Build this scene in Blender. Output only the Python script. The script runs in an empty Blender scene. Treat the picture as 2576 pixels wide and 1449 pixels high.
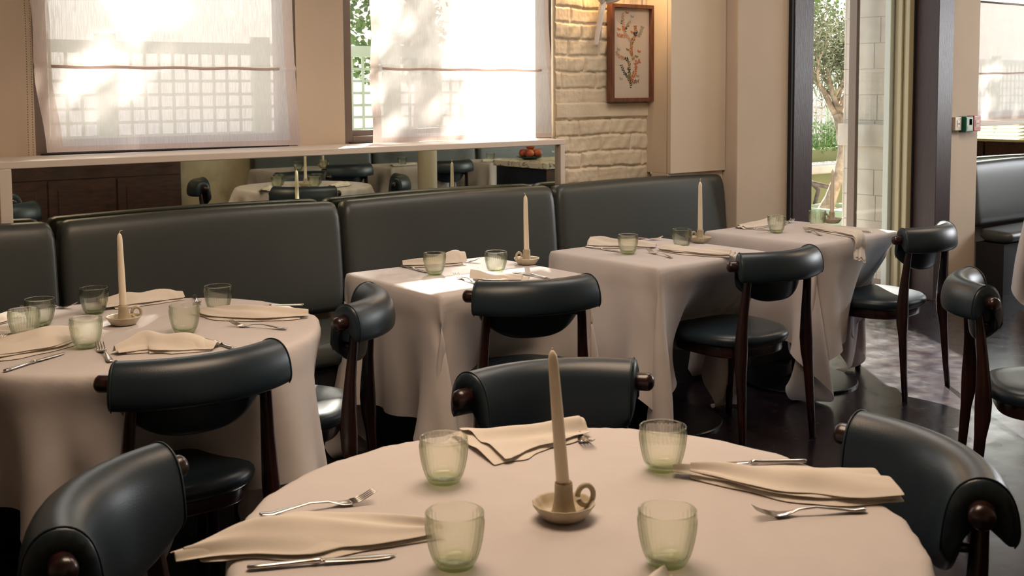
import bpy, bmesh, math, random
import numpy as np
from mathutils import Vector, Matrix, noise
SC = bpy.context.scene
COL = SC.collection
PI = math.pi

# ------------------------------------------------------------------ camera
cam_d = bpy.data.cameras.new('camera'); cam = bpy.data.objects.new('camera', cam_d); COL.objects.link(cam)
F_PX, CY, YAW, PITCH, ROLL, EYE = 2860.6, 454.06, 0.65532, 0.078519, -0.006695, 1.4488
right = Vector((math.cos(YAW), -math.sin(YAW), 0))
fwd = Vector((math.sin(YAW)*math.cos(PITCH), math.cos(YAW)*math.cos(PITCH), -math.sin(PITCH)))
up = right.cross(fwd)
r2 = math.cos(ROLL)*right + math.sin(ROLL)*up
u2 = -math.sin(ROLL)*right + math.cos(ROLL)*up
mw = Matrix.Identity(4)
for i in range(3):
    mw[i][0] = r2[i]; mw[i][1] = u2[i]; mw[i][2] = -fwd[i]
mw[2][3] = EYE
cam.matrix_world = mw
cam_d.sensor_width = 36.0; cam_d.sensor_fit = 'HORIZONTAL'
cam_d.lens = F_PX/2576*36
cam_d.shift_y = -(1449/2 - CY)/2576
cam_d.clip_start = 0.05; cam_d.clip_end = 200
cam_d.dof.use_dof = True; cam_d.dof.focus_distance = 4.4; cam_d.dof.aperture_fstop = 11.0
SC.camera = cam

# ------------------------------------------------------------------ world, sun, room light, exposure
def color_nodes(nt): nt.nodes.clear(); return nt.nodes, nt.links
w = bpy.data.worlds.new('sky'); SC.world = w; w.use_nodes = True
n, l = color_nodes(w.node_tree)
bg = n.new('ShaderNodeBackground'); sk = n.new('ShaderNodeTexSky'); out = n.new('ShaderNodeOutputWorld')
sk.sky_type = 'NISHITA'; sk.sun_disc = False; sk.sun_elevation = math.radians(38); sk.sun_rotation = math.radians(37)
sk.air_density = 1.0; sk.dust_density = 3.0; sk.ozone_density = 1.0
mixs = n.new('ShaderNodeMix'); mixs.data_type = 'RGBA'; mixs.inputs[0].default_value = 0.6
mixs.inputs[7].default_value = (7.0, 7.2, 7.4, 1)
l.new(sk.outputs[0], mixs.inputs[6]); l.new(mixs.outputs[2], bg.inputs[0]); l.new(bg.outputs[0], out.inputs[0])
bg.inputs[1].default_value = 0.17

SUN_DIR = Vector((0.60, 0.80, 0.78)).normalized()      # towards the sun
sd = bpy.data.lights.new('sun', 'SUN'); so = bpy.data.objects.new('sun', sd); COL.objects.link(so)
sd.energy = 20.0; sd.angle = math.radians(0.7); sd.color = (1.0, 0.93, 0.82)
so.rotation_euler = (-SUN_DIR).to_track_quat('-Z', 'Y').to_euler()

def area(name, loc, to, sx, sy, power, color):
    d = bpy.data.lights.new(name, 'AREA'); d.shape = 'RECTANGLE'; d.size = sx; d.size_y = sy; d.energy = power; d.color = color
    o = bpy.data.objects.new(name, d); COL.objects.link(o); o.location = loc
    o.rotation_euler = (Vector(to)-Vector(loc)).to_track_quat('-Z', 'Y').to_euler()
    return o
# added overhead fill for the room; the panels built below are made up for it
area('added_fill_front', (1.5, 2.0, 2.82), (1.5, 2.0, 0), 1.5, 1.0, 31, (1.0, 0.74, 0.53))
area('added_fill_middle', (3.9, 3.1, 2.82), (3.9, 3.1, 0), 1.6, 0.8, 14, (1.0, 0.88, 0.80))
area('added_fill_far', (6.6, 2.6, 2.82), (6.6, 2.6, 0), 1.6, 0.8, 15, (1.0, 0.75, 0.5))
# daylight of the windows in the end wall
area('end_window_daylight', (10.85, 2.4, 1.9), (5.0, 2.6, 1.0), 2.2, 1.4, 60, (0.92, 0.95, 1.0))
SC.view_settings.view_transform = 'Standard'; SC.view_settings.look = 'None'
SC.view_settings.gamma = 1.0; SC.view_settings.use_curve_mapping = False
SC.view_settings.exposure = 0.80
SC.cycles.max_bounces = 10; SC.cycles.transparent_max_bounces = 24; SC.cycles.transmission_bounces = 8
SC.cycles.sample_clamp_indirect = 6.0; SC.cycles.use_denoising = True
SC.cycles.caustics_reflective = False; SC.cycles.caustics_refractive = False

# ------------------------------------------------------------------ helpers
rng = random.Random(4)
def setp(o, **k):
    for a, b in k.items():
        if b is not None: o[a] = b
    return o
def thing(name, label, cat, loc=(0, 0, 0), rz=0.0, group=None):
    o = bpy.data.objects.new(name, None); COL.objects.link(o); o.location = loc; o.rotation_euler = (0, 0, rz)
    o.empty_display_size = 0.05
    return setp(o, label=label, category=cat, group=group)
def tag(o, label, cat, group=None, kind=None): return setp(o, label=label, category=cat, group=group, kind=kind)
def mesh_obj(name, verts, faces, mat, parent=None, smooth=True, mods=()):
    me = bpy.data.meshes.new(name); me.from_pydata([tuple(map(float, v)) for v in verts], [], [tuple(int(i) for i in f) for f in faces]); me.update()
    if smooth: me.polygons.foreach_set('use_smooth', [True]*len(me.polygons))
    me.materials.append(mat)
    o = bpy.data.objects.new(name, me); COL.objects.link(o)
    if parent is not None: o.parent = parent
    for m in mods:
        if m[0] == 'sub': x = o.modifiers.new('sub', 'SUBSURF'); x.levels = m[1]; x.render_levels = m[1]
        if m[0] == 'bev': x = o.modifiers.new('bev', 'BEVEL'); x.width = m[1]; x.segments = m[2]; x.limit_method = 'ANGLE'; x.angle_limit = math.radians(35)
        if m[0] == 'sol': x = o.modifiers.new('sol', 'SOLIDIFY'); x.thickness = m[1]; x.offset = m[2] if len(m) > 2 else 0
    return o
class MB:
    """Collects boxes, tubes and lofts; build() links them as ONE mesh object."""
    def __init__(s): s.v = []; s.f = []
    def add(s, vs, fs):
        k = len(s.v); s.v += [tuple(v) for v in vs]; s.f += [tuple(i+k for i in f) for f in fs]; return s
    def box(s, x0, x1, y0, y1, z0, z1):
        return s.add([(x0,y0,z0),(x1,y0,z0),(x1,y1,z0),(x0,y1,z0),(x0,y0,z1),(x1,y0,z1),(x1,y1,z1),(x0,y1,z1)],
                     [(0,3,2,1),(4,5,6,7),(0,1,5,4),(1,2,6,5),(2,3,7,6),(3,0,4,7)])
    def loft(s, rings, closed_ends=True, ring_closed=True):
        m = len(rings[0]); vs = [p for r in rings for p in r]; fs = []
        for i in range(len(rings)-1):
            for j in range(m if ring_closed else m-1):
                a = i*m+j; b = i*m+(j+1) % m; fs.append((a, b, b+m, a+m))
        if closed_ends and ring_closed: fs.append(tuple(range(m-1, -1, -1))); fs.append(tuple(range((len(rings)-1)*m, len(rings)*m)))
        return s.add(vs, fs)
    def lathe(s, prof, seg=48, c=(0, 0, 0), mod=None, cap=False):
        rings = []
        for k, (r, z) in enumerate(prof):
            ring = []
            for i in range(seg):
                a = 2*PI*i/seg; rr = r*(mod(k, a, z) if mod else 1)
                ring.append((c[0]+rr*math.cos(a), c[1]+rr*math.sin(a), c[2]+z))
            rings.append(ring)
        return s.loft(rings, closed_ends=cap)
    def tube(s, pts, rads, seg=10, flat=1.0, cap=True):
        pts = [Vector(p) for p in pts]; rings = []
        if not hasattr(rads, '__len__'): rads = [rads]*len(pts)
        a = None
        for i, p in enumerate(pts):
            t = (pts[min(i+1, len(pts)-1)]-pts[max(i-1, 0)])
            t = t.normalized() if t.length > 1e-9 else Vector((0, 0, 1))
            if a is None: a = t.cross(Vector((0, 0, 1)) if abs(t.z) < .95 else Vector((1, 0, 0))).normalized()
            else: a = (a-t*a.dot(t)).normalized()
            b = a.cross(t).normalized()
            rings.append([tuple(p+rads[i]*(math.cos(2*PI*j/seg)*a+flat*math.sin(2*PI*j/seg)*b)) for j in range(seg)])
        return s.loft(rings, closed_ends=cap)
    def build(s, name, mat, parent=None, smooth=False, mods=()): return mesh_obj(name, s.v, s.f, mat, parent, smooth, mods)
def struct(o): o['kind'] = 'structure'; return o
def copy_tree(o, parent=None):
    c = o.copy(); COL.objects.link(c)
    if parent is not None: c.parent = parent
    for ch in list(o.children): copy_tree(ch, c)
    return c
class Proto:
    """First placement uses the built thing itself, later ones copies."""
    def __init__(s, o): s.o = o; s.used = False
    def put(s, loc, rz, label, group, tilt=None):
        o = copy_tree(s.o) if s.used else s.o
        s.used = True; o.location = loc; o.rotation_euler = (tilt[0], tilt[1], rz) if tilt else (0, 0, rz)
        o['label'] = label
        if group: o['group'] = group
        return o
def wav(x, y, seed, sc=1.0):
    r = np.random.RandomState(seed); o = np.zeros_like(np.asarray(x, float)+np.asarray(y, float))
    for k in range(7):
        a = r.uniform(0, 2*PI); f = sc*r.uniform(.5, 2.4)*(1+k*.35); o = o + np.sin(f*(np.cos(a)*x+np.sin(a)*y)+r.uniform(0, 6.3))/(1+k*.6)
    return o/2.5

# ------------------------------------------------------------------ materials
MATS = {}
def mat(name, color, rough=0.6, metal=0.0, **k):
    if name in MATS: return MATS[name]
    m = bpy.data.materials.new(name); m.use_nodes = True; nt = m.node_tree; b = nt.nodes['Principled BSDF']
    b.inputs['Base Color'].default_value = (*color, 1); b.inputs['Roughness'].default_value = rough; b.inputs['Metallic'].default_value = metal
    for a, v in k.items():
        if a == 'spec': b.inputs['Specular IOR Level'].default_value = v
        if a == 'coat': b.inputs['Coat Weight'].default_value = v
        if a == 'emit': b.inputs['Emission Color'].default_value = (*v[:3], 1); b.inputs['Emission Strength'].default_value = v[3]
        if a == 'sheen': b.inputs['Sheen Weight'].default_value = v
        if a == 'sss': b.inputs['Subsurface Weight'].default_value = v; b.inputs['Subsurface Radius'].default_value = (.02, .012, .008); b.inputs['Subsurface Scale'].default_value = .5
    MATS[name] = m; return m
def N(m, t, **k):
    x = m.node_tree.nodes.new(t)
    for a, v in k.items(): setattr(x, a, v)
    return x
def L(m, a, b): m.node_tree.links.new(a, b)
def P(m): return m.node_tree.nodes['Principled BSDF']
def coords(m, scale=(1, 1, 1), rot=(0, 0, 0), kind='Object'):
    tc = N(m, 'ShaderNodeTexCoord'); mp = N(m, 'ShaderNodeMapping'); mp.inputs['Scale'].default_value = scale; mp.inputs['Rotation'].default_value = rot
    L(m, tc.outputs[kind], mp.inputs[0]); return mp.outputs[0]
def mottled(m, c0, c1, scale=4.0, detail=6, vec=None, lo=.35, hi=.65, stretch=(1, 1, 1), rough=None):
    v = vec or coords(m, stretch); t = N(m, 'ShaderNodeTexNoise'); t.inputs['Scale'].default_value = scale; t.inputs['Detail'].default_value = detail
    L(m, v, t.inputs['Vector']); r = N(m, 'ShaderNodeValToRGB'); r.color_ramp.elements[0].color = (*c0, 1); r.color_ramp.elements[1].color = (*c1, 1)
    r.color_ramp.elements[0].position = lo; r.color_ramp.elements[1].position = hi
    L(m, t.outputs[0], r.inputs[0]); L(m, r.outputs[0], P(m).inputs['Base Color'])
    if rough:
        mr = N(m, 'ShaderNodeMapRange'); mr.inputs[3].default_value = rough[0]; mr.inputs[4].default_value = rough[1]
        L(m, t.outputs[0], mr.inputs[0]); L(m, mr.outputs[0], P(m).inputs['Roughness'])
    return m
def bump(m, scale, strength, dist=.01, detail=4, stretch=(1, 1, 1), tex='noise', target=None):
    v = coords(m, stretch)
    if tex == 'noise': t = N(m, 'ShaderNodeTexNoise'); t.inputs['Detail'].default_value = detail
    else: t = N(m, 'ShaderNodeTexVoronoi')
    t.inputs['Scale'].default_value = scale; L(m, v, t.inputs['Vector'])
    b = N(m, 'ShaderNodeBump'); b.inputs['Strength'].default_value = strength; b.inputs['Distance'].default_value = dist
    L(m, t.outputs[0], b.inputs['Height']); L(m, b.outputs[0], P(m).inputs['Normal'] if target is None else target); return m

PLASTER = bump(mottled(mat('warm_plaster', (.6, .48, .36), .75), (.56, .455, .35), (.62, .51, .40), 1.6), 60, .12, .002)
CREAM = bump(mottled(mat('cream_panel', (.6, .5, .38), .6), (.62, .51, .385), (.68, .575, .44), 1.2), 40, .06, .002)
TRIM = bump(mat('painted_trim', (.70, .62, .54), .45), 30, .05, .002)
BRICK = bump(mottled(mat('painted_brick', (.7, .6, .45), .5), (.66, .56, .41), (.74, .645, .49), 5), 45, .5, .006)
CEIL = mat('ceiling_paint', (.62, .55, .46), .8)
BACKWALL = bump(mottled(mat('textured_back_plaster', (.5, .42, .28), .7), (.50, .42, .27), (.62, .54, .38), 3.5, lo=.42, hi=.6), 30, .3, .004)
BRONZE = mat('bronze_window_metal', (.20, .155, .13), .45, .35)
BANQ = bump(mottled(mat('grey_green_leather', (.05, .056, .052), .38, spec=.5), (.045, .052, .050), (.054, .061, .058), 2.0), 420, .13, .001, tex='v')
CHLEA = bump(mottled(mat('dark_teal_leather', (.009, .016, .020), .36, spec=.45), (.009, .019, .028), (.014, .026, .036), 3.0), 420, .12, .0009, tex='v')
PIPING = mat('leather_piping', (.014, .026, .030), .45)
WOOD = bump(mottled(mat('mahogany', (.03, .008, .006), .30, coat=.2), (.010, .0035, .0038), (.030, .0085, .0060), 9, stretch=(6, 6, 1)), 40, .1, .001, stretch=(8, 8, 1))
DOORWOOD = bump(mottled(mat('dark_stained_door_wood', (.05, .03, .033), .38), (.038, .024, .028), (.054, .033, .037), 14, stretch=(7, 7, .6), lo=.3, hi=.7), 60, .45, .003, stretch=(6, 6, .35))
FRAMEWOOD = bump(mottled(mat('walnut_picture_frame', (.14, .05, .025), .4), (.11, .036, .018), (.19, .075, .038), 8, stretch=(10, 10, 1)), 60, .15, .001, stretch=(10, 10, 1))
CABWOOD = bump(mottled(mat('dark_cabinet_oak', (.05, .016, .009), .45), (.030, .010, .007), (.075, .024, .012), 8, stretch=(1, 6, 6)), 50, .25, .002, stretch=(1, 8, 8))
BLACK = mat('black_parts_and_shade', (.008, .008, .01), .6)  # flat black for plinths, seal and marks, and for painted shade strips
STEEL = mat('polished_cutlery', (.62, .58, .54), .16, 1.0)
CERAMIC = bump(mottled(mat('speckled_stoneware', (.45, .38, .26), .42), (.40, .33, .22), (.52, .45, .33), 30), 60, .12, .0008)
RUST = mat('unglazed_rim', (.22, .12, .06), .7)
WAX = mat('ivory_wax', (.78, .69, .54), .38, sss=.15)
WICK = mat('waxed_wick', (.62, .54, .44), .7)
IRON = mat('black_iron', (.012, .013, .017), .32, .6)
PAPER = mat('art_paper', (.66, .56, .45), .75)
WHITE = mat('white_porcelain', (.78, .70, .62), .3)
SAGE = mat('sage_paint', (.42, .52, .40), .55)
OLIVEP = mat('olive_painted_panel', (.22, .25, .10), .6)
SAGE2 = mat('planter_sage', (.28, .38, .27), .5)
STONE = bump(mottled(mat('pale_stone', (.6, .56, .47), .7), (.54, .51, .45), (.64, .61, .55), 6), 50, .3, .003)
MORTAR = mat('mortar', (.52, .48, .40), .9)
LEAF = mottled(mat('leaf_green', (.08, .16, .03), .5), (.05, .11, .02), (.14, .24, .05), 6)
OLEAF = mottled(mat('olive_leaf', (.16, .19, .11), .5), (.12, .15, .08), (.25, .28, .19), 12)
HERB = mottled(mat('herb_leaf', (.10, .25, .05), .5), (.09, .22, .04), (.20, .36, .10), 9)
BLOSSOM = mat('pale_blossom', (.70, .66, .64), .7)
BARK = bump(mottled(mat('olive_bark', (.30, .24, .18), .85), (.19, .15, .12), (.44, .37, .29), 14), 30, .7, .01)
GRAVEL = bump(mottled(mat('gravel', (.5, .4, .27), .9), (.36, .27, .17), (.66, .55, .40), 60), 80, 1, .01)
RATTAN = mottled(mat('brown_rattan', (.10, .075, .07), .4), (.075, .055, .055), (.15, .115, .105), 20)
RATGREEN = mat('green_weave', (.02, .15, .10), .5)
PAVE = mottled(mat('terrace_paving', (.42, .38, .33), .8), (.36, .33, .28), (.48, .44, .38), 3)
MIRROR = mat('mirror_glass', (.66, .70, .56), .012, 1.0)
_v = mottled(MIRROR, (.46, .47, .34), (.78, .81, .68), 4.5, detail=12, lo=.30, hi=.44)
mat_red = mat('red_call_point', (.36, .05, .045), .3); mat_green = mat('green_call_point', (.01, .13, .085), .35); mat_pale = mat('call_point_face', (.30, .48, .38), .4)
SWITCHW = mat('ivory_switch', (.66, .58, .48), .35)
NAVY = mat('dark_blue_front', (.008, .012, .025), .4)
MARBLE = mat('veined_marble', (.6, .54, .45), .2)
def veins(m):
    v = coords(m); t = N(m, 'ShaderNodeTexNoise'); t.inputs['Scale'].default_value = 5; t.inputs['Detail'].default_value = 5; t.inputs['Distortion'].default_value = 2.2
    L(m, v, t.inputs[0]); r = N(m, 'ShaderNodeValToRGB'); e = r.color_ramp.elements
    e[0].position = .46; e[0].color = (.62, .57, .48, 1); e[1].position = .54; e[1].color = (.62, .57, .48, 1); q = r.color_ramp.elements.new(.5); q.color = (.10, .08, .09, 1)
    L(m, t.outputs[0], r.inputs[0]); L(m, r.outputs[0], P(m).inputs['Base Color'])
veins(MARBLE)
PEACH = mottled(mat('red_peach_skin', (.28, .03, .02), .5), (.20, .015, .015), (.50, .13, .04), 12)
PLATE = mat('dark_green_plate', (.01, .05, .045), .2)
SHUTTER = mat('cream_slat', (.66, .58, .42), .55)
BONE = mat('bone_pillar', (.5, .44, .32), .6)

# floor: dark glossy wood blocks
FLOOR = mat('dark_wood_block_floor', (.02, .012, .014), .3)
def floor_nodes(m):
    v = coords(m, (1, 1, 1), (0, 0, math.radians(14)))
    br = N(m, 'ShaderNodeTexBrick'); br.offset = .5; br.inputs['Scale'].default_value = 1.0; br.inputs['Brick Width'].default_value = .22; br.inputs['Row Height'].default_value = .075
    br.inputs['Mortar Size'].default_value = .0024; br.inputs['Mortar Smooth'].default_value = .1; br.inputs['Bias'].default_value = 0
    br.inputs['Color1'].default_value = (.006, .004, .009, 1); br.inputs['Color2'].default_value = (.012, .006, .008, 1); br.inputs['Mortar'].default_value = (.004, .003, .004, 1)
    L(m, v, br.inputs[0]); L(m, br.outputs['Color'], P(m).inputs['Base Color'])
    t = N(m, 'ShaderNodeTexNoise'); t.inputs['Scale'].default_value = 9; t.inputs['Detail'].default_value = 8; L(m, v, t.inputs[0])
    mr = N(m, 'ShaderNodeMapRange'); mr.inputs[1].default_value = .3; mr.inputs[2].default_value = .7; mr.inputs[3].default_value = .17; mr.inputs[4].default_value = .30; P(m).inputs['Specular IOR Level'].default_value = .42; L(m, t.outputs[0], mr.inputs[0]); L(m, mr.outputs[0], P(m).inputs['Roughness'])
    ad = N(m, 'ShaderNodeMath', operation='ADD'); mu = N(m, 'ShaderNodeMath', operation='MULTIPLY'); mu.inputs[1].default_value = .12
    L(m, t.outputs[0], mu.inputs[0]); sb = N(m, 'ShaderNodeMath', operation='MULTIPLY'); sb.inputs[1].default_value = -1.0; L(m, br.outputs['Fac'], sb.inputs[0])
    L(m, mu.outputs[0], ad.inputs[0]); L(m, sb.outputs[0], ad.inputs[1])
    b = N(m, 'ShaderNodeBump'); b.inputs['Strength'].default_value = .22; b.inputs['Distance'].default_value = .0015; L(m, ad.outputs[0], b.inputs['Height']); L(m, b.outputs[0], P(m).inputs['Normal'])
floor_nodes(FLOOR)

def cloth_mat(name, col, thread=900, transl=.18, rough=.85):
    m = bpy.data.materials.new(name); m.use_nodes = True; nt = m.node_tree; b = nt.nodes['Principled BSDF']; o = nt.nodes['Material Output']
    b.inputs['Base Color'].default_value = (*col, 1); b.inputs['Roughness'].default_value = rough; b.inputs['Sheen Weight'].default_value = .15
    MATS[name] = m; v = coords(m)
    t = N(m, 'ShaderNodeTexNoise'); t.inputs['Scale'].default_value = 16; t.inputs['Detail'].default_value = 8; L(m, v, t.inputs[0])
    r = N(m, 'ShaderNodeValToRGB'); r.color_ramp.elements[0].color = (*[c*.93 for c in col], 1); r.color_ramp.elements[1].color = (*[min(1, c*1.04) for c in col], 1)
    L(m, t.outputs[0], r.inputs[0]); L(m, r.outputs[0], b.inputs['Base Color'])
    t2 = N(m, 'ShaderNodeTexNoise'); t2.inputs['Scale'].default_value = thread*.4; t2.inputs['Detail'].default_value = 2; L(m, v, t2.inputs[0])
    t3 = N(m, 'ShaderNodeTexNoise'); t3.inputs['Scale'].default_value = 7; t3.inputs['Detail'].default_value = 4; t3.inputs['Distortion'].default_value = .8; L(m, v, t3.inputs[0])
    b1 = N(m, 'ShaderNodeBump'); b1.inputs['Strength'].default_value = .12; b1.inputs['Distance'].default_value = .001; L(m, t2.outputs[0], b1.inputs['Height'])
    b2 = N(m, 'ShaderNodeBump'); b2.inputs['Strength'].default_value = .22; b2.inputs['Distance'].default_value = .012; L(m, t3.outputs[0], b2.inputs['Height']); L(m, b1.outputs[0], b2.inputs['Normal'])
    L(m, b2.outputs[0], b.inputs['Normal'])
    tr = N(m, 'ShaderNodeBsdfTranslucent'); tr.inputs[0].default_value = (*col, 1); mx = N(m, 'ShaderNodeMixShader'); mx.inputs[0].default_value = transl
    L(m, b.outputs[0], mx.inputs[1]); L(m, tr.outputs[0], mx.inputs[2]); L(m, mx.outputs[0], o.inputs[0])
    return m
LINEN = cloth_mat('white_table_linen', (.70, .645, .625))
NAPKIN = cloth_mat('cream_napkin_linen', (.76, .695, .61), transl=.12)
def sheer(name, col, trans, hem=False):
    m = bpy.data.materials.new(name); m.use_nodes = True; nt = m.node_tree; n_ = nt.nodes; n_.remove(n_['Principled BSDF']); o = n_['Material Output']; MATS[name] = m
    tc = coords(m, (60, 60, 3)); t = N(m, 'ShaderNodeTexNoise'); t.inputs['Scale'].default_value = 6; t.inputs['Detail'].default_value = 5; L(m, tc, t.inputs[0])
    mr = N(m, 'ShaderNodeMapRange'); mr.inputs[1].default_value = .3; mr.inputs[2].default_value = .7; mr.inputs[3].default_value = max(0, trans-.10); mr.inputs[4].default_value = trans+.10; L(m, t.outputs[0], mr.inputs[0])
    df = N(m, 'ShaderNodeBsdfDiffuse'); df.inputs[0].default_value = (*col, 1); tl = N(m, 'ShaderNodeBsdfTranslucent'); tl.inputs[0].default_value = (*col, 1)
    tp = N(m, 'ShaderNodeBsdfTransparent'); a = N(m, 'ShaderNodeMixShader'); a.inputs[0].default_value = .5; b = N(m, 'ShaderNodeMixShader')
    L(m, df.outputs[0], a.inputs[1]); L(m, tl.outputs[0], a.inputs[2]); L(m, mr.outputs[0], b.inputs[0]); L(m, a.outputs[0], b.inputs[1]); L(m, tp.outputs[0], b.inputs[2]); L(m, b.outputs[0], o.inputs[0])
    return m
SHEER = sheer('sheer_white_blind_cloth', (.84, .80, .79), .17)
SHEERHEM = sheer('doubled_blind_hem', (.72, .60, .55), .05)
def glass_mat(name, tint, kt, rough=.0, ior=1.45):
    m = bpy.data.materials.new(name); m.use_nodes = True; nt = m.node_tree; n_ = nt.nodes; n_.remove(n_['Principled BSDF']); o = n_['Material Output']; MATS[name] = m
    g = N(m, 'ShaderNodeBsdfGlass'); g.inputs[0].default_value = (*tint, 1); g.inputs['IOR'].default_value = ior; g.inputs['Roughness'].default_value = rough
    t = N(m, 'ShaderNodeBsdfTransparent'); t.inputs[0].default_value = (*tint, 1); x = N(m, 'ShaderNodeMixShader'); x.inputs[0].default_value = kt
    L(m, g.outputs[0], x.inputs[1]); L(m, t.outputs[0], x.inputs[2]); L(m, x.outputs[0], o.inputs[0]); return m
def tumbler_mat():
    m = bpy.data.materials.new('pale_green_tumbler_glass'); m.use_nodes = True; n_ = m.node_tree.nodes; n_.remove(n_['Principled BSDF']); o = n_['Material Output']; MATS['tumbler'] = m
    tc = N(m, 'ShaderNodeTexCoord'); sp = N(m, 'ShaderNodeSeparateXYZ'); L(m, tc.outputs['Object'], sp.inputs[0])
    mr = N(m, 'ShaderNodeMapRange'); mr.inputs[1].default_value = .006; mr.inputs[2].default_value = .014; L(m, sp.outputs[2], mr.inputs[0])
    body = N(m, 'ShaderNodeMix'); body.data_type = 'RGBA'; body.inputs[6].default_value = (.84, .90, .68, 1); body.inputs[7].default_value = (.984, .992, .955, 1); L(m, mr.outputs[0], body.inputs[0])
    lw = N(m, 'ShaderNodeLayerWeight'); lw.inputs[0].default_value = .30; pw = N(m, 'ShaderNodeMath', operation='POWER'); pw.inputs[1].default_value = 1.6; L(m, lw.outputs['Facing'], pw.inputs[0])
    edge = N(m, 'ShaderNodeMix'); edge.data_type = 'RGBA'; edge.inputs[7].default_value = (.62, .70, .48, 1); L(m, pw.outputs[0], edge.inputs[0]); L(m, body.outputs[2], edge.inputs[6])
    tp = N(m, 'ShaderNodeBsdfTransparent'); L(m, edge.outputs[2], tp.inputs[0]); gl = N(m, 'ShaderNodeBsdfGlossy'); gl.inputs['Roughness'].default_value = .03
    rf = N(m, 'ShaderNodeBsdfRefraction'); rf.inputs['IOR'].default_value = 1.25; rf.inputs['Roughness'].default_value = .02; L(m, edge.outputs[2], rf.inputs[0])
    x0 = N(m, 'ShaderNodeMixShader'); x0.inputs[0].default_value = .30; L(m, tp.outputs[0], x0.inputs[1]); L(m, rf.outputs[0], x0.inputs[2])
    f = N(m, 'ShaderNodeFresnel'); f.inputs[0].default_value = 1.5; ge = N(m, 'ShaderNodeNewGeometry'); iv = N(m, 'ShaderNodeMath', operation='SUBTRACT'); iv.inputs[0].default_value = 1.0; L(m, ge.outputs['Backfacing'], iv.inputs[1])
    mu = N(m, 'ShaderNodeMath', operation='MULTIPLY'); L(m, f.outputs[0], mu.inputs[0]); L(m, iv.outputs[0], mu.inputs[1])
    x = N(m, 'ShaderNodeMixShader'); L(m, mu.outputs[0], x.inputs[0]); L(m, x0.outputs[0], x.inputs[1]); L(m, gl.outputs[0], x.inputs[2]); L(m, x.outputs[0], o.inputs[0]); return m
TUMBLER = tumbler_mat()
def pane_mat(name, tint=(.98, .98, .972), refl=1.0):
    m = bpy.data.materials.new(name); m.use_nodes = True; nt = m.node_tree; n_ = nt.nodes; n_.remove(n_['Principled BSDF']); o = n_['Material Output']; MATS[name] = m
    t = N(m, 'ShaderNodeBsdfTransparent'); t.inputs[0].default_value = (*tint, 1); g = N(m, 'ShaderNodeBsdfGlossy'); g.inputs['Roughness'].default_value = .01
    f = N(m, 'ShaderNodeFresnel'); f.inputs[0].default_value = 1.5; mu = N(m, 'ShaderNodeMath', operation='MULTIPLY'); mu.inputs[1].default_value = refl; L(m, f.outputs[0], mu.inputs[0])
    ge = N(m, 'ShaderNodeNewGeometry'); iv = N(m, 'ShaderNodeMath', operation='SUBTRACT'); iv.inputs[0].default_value = 1.0; L(m, ge.outputs['Backfacing'], iv.inputs[1])
    m2 = N(m, 'ShaderNodeMath', operation='MULTIPLY'); L(m, mu.outputs[0], m2.inputs[0]); L(m, iv.outputs[0], m2.inputs[1])
    x = N(m, 'ShaderNodeMixShader'); L(m, m2.outputs[0], x.inputs[0]); L(m, t.outputs[0], x.inputs[1]); L(m, g.outputs[0], x.inputs[2]); L(m, x.outputs[0], o.inputs[0]); return m
PANE = pane_mat('window_pane_glass')

# ------------------------------------------------------------------ room shell
WZ = 2.9
struct(MB().box(-2.5, 11.2, -1.3, 4.95, -.08, 0).build('floor', FLOOR))
struct(MB().box(-2.5, 11.2, -1.3, 5.15, WZ, WZ+.1).build('ceiling', CEIL))
struct(MB().box(-2.6, -2.5, -1.3, 5.0, 0, WZ).build('wall_left', PLASTER))
struct(MB().box(-2.5, 11.2, -1.4, -1.12, 0, WZ).build('wall_rear', BACKWALL))
ew = MB().box(11.1, 11.25, -1.3, 1.3, 0, WZ).box(11.1, 11.25, 3.5, 5.1, 0, WZ).box(11.1, 11.25, 1.3, 3.5, 0, .92).box(11.1, 11.25, 1.3, 3.5, 2.6, WZ)
struct(ew.build('wall_end', PLASTER))
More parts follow.
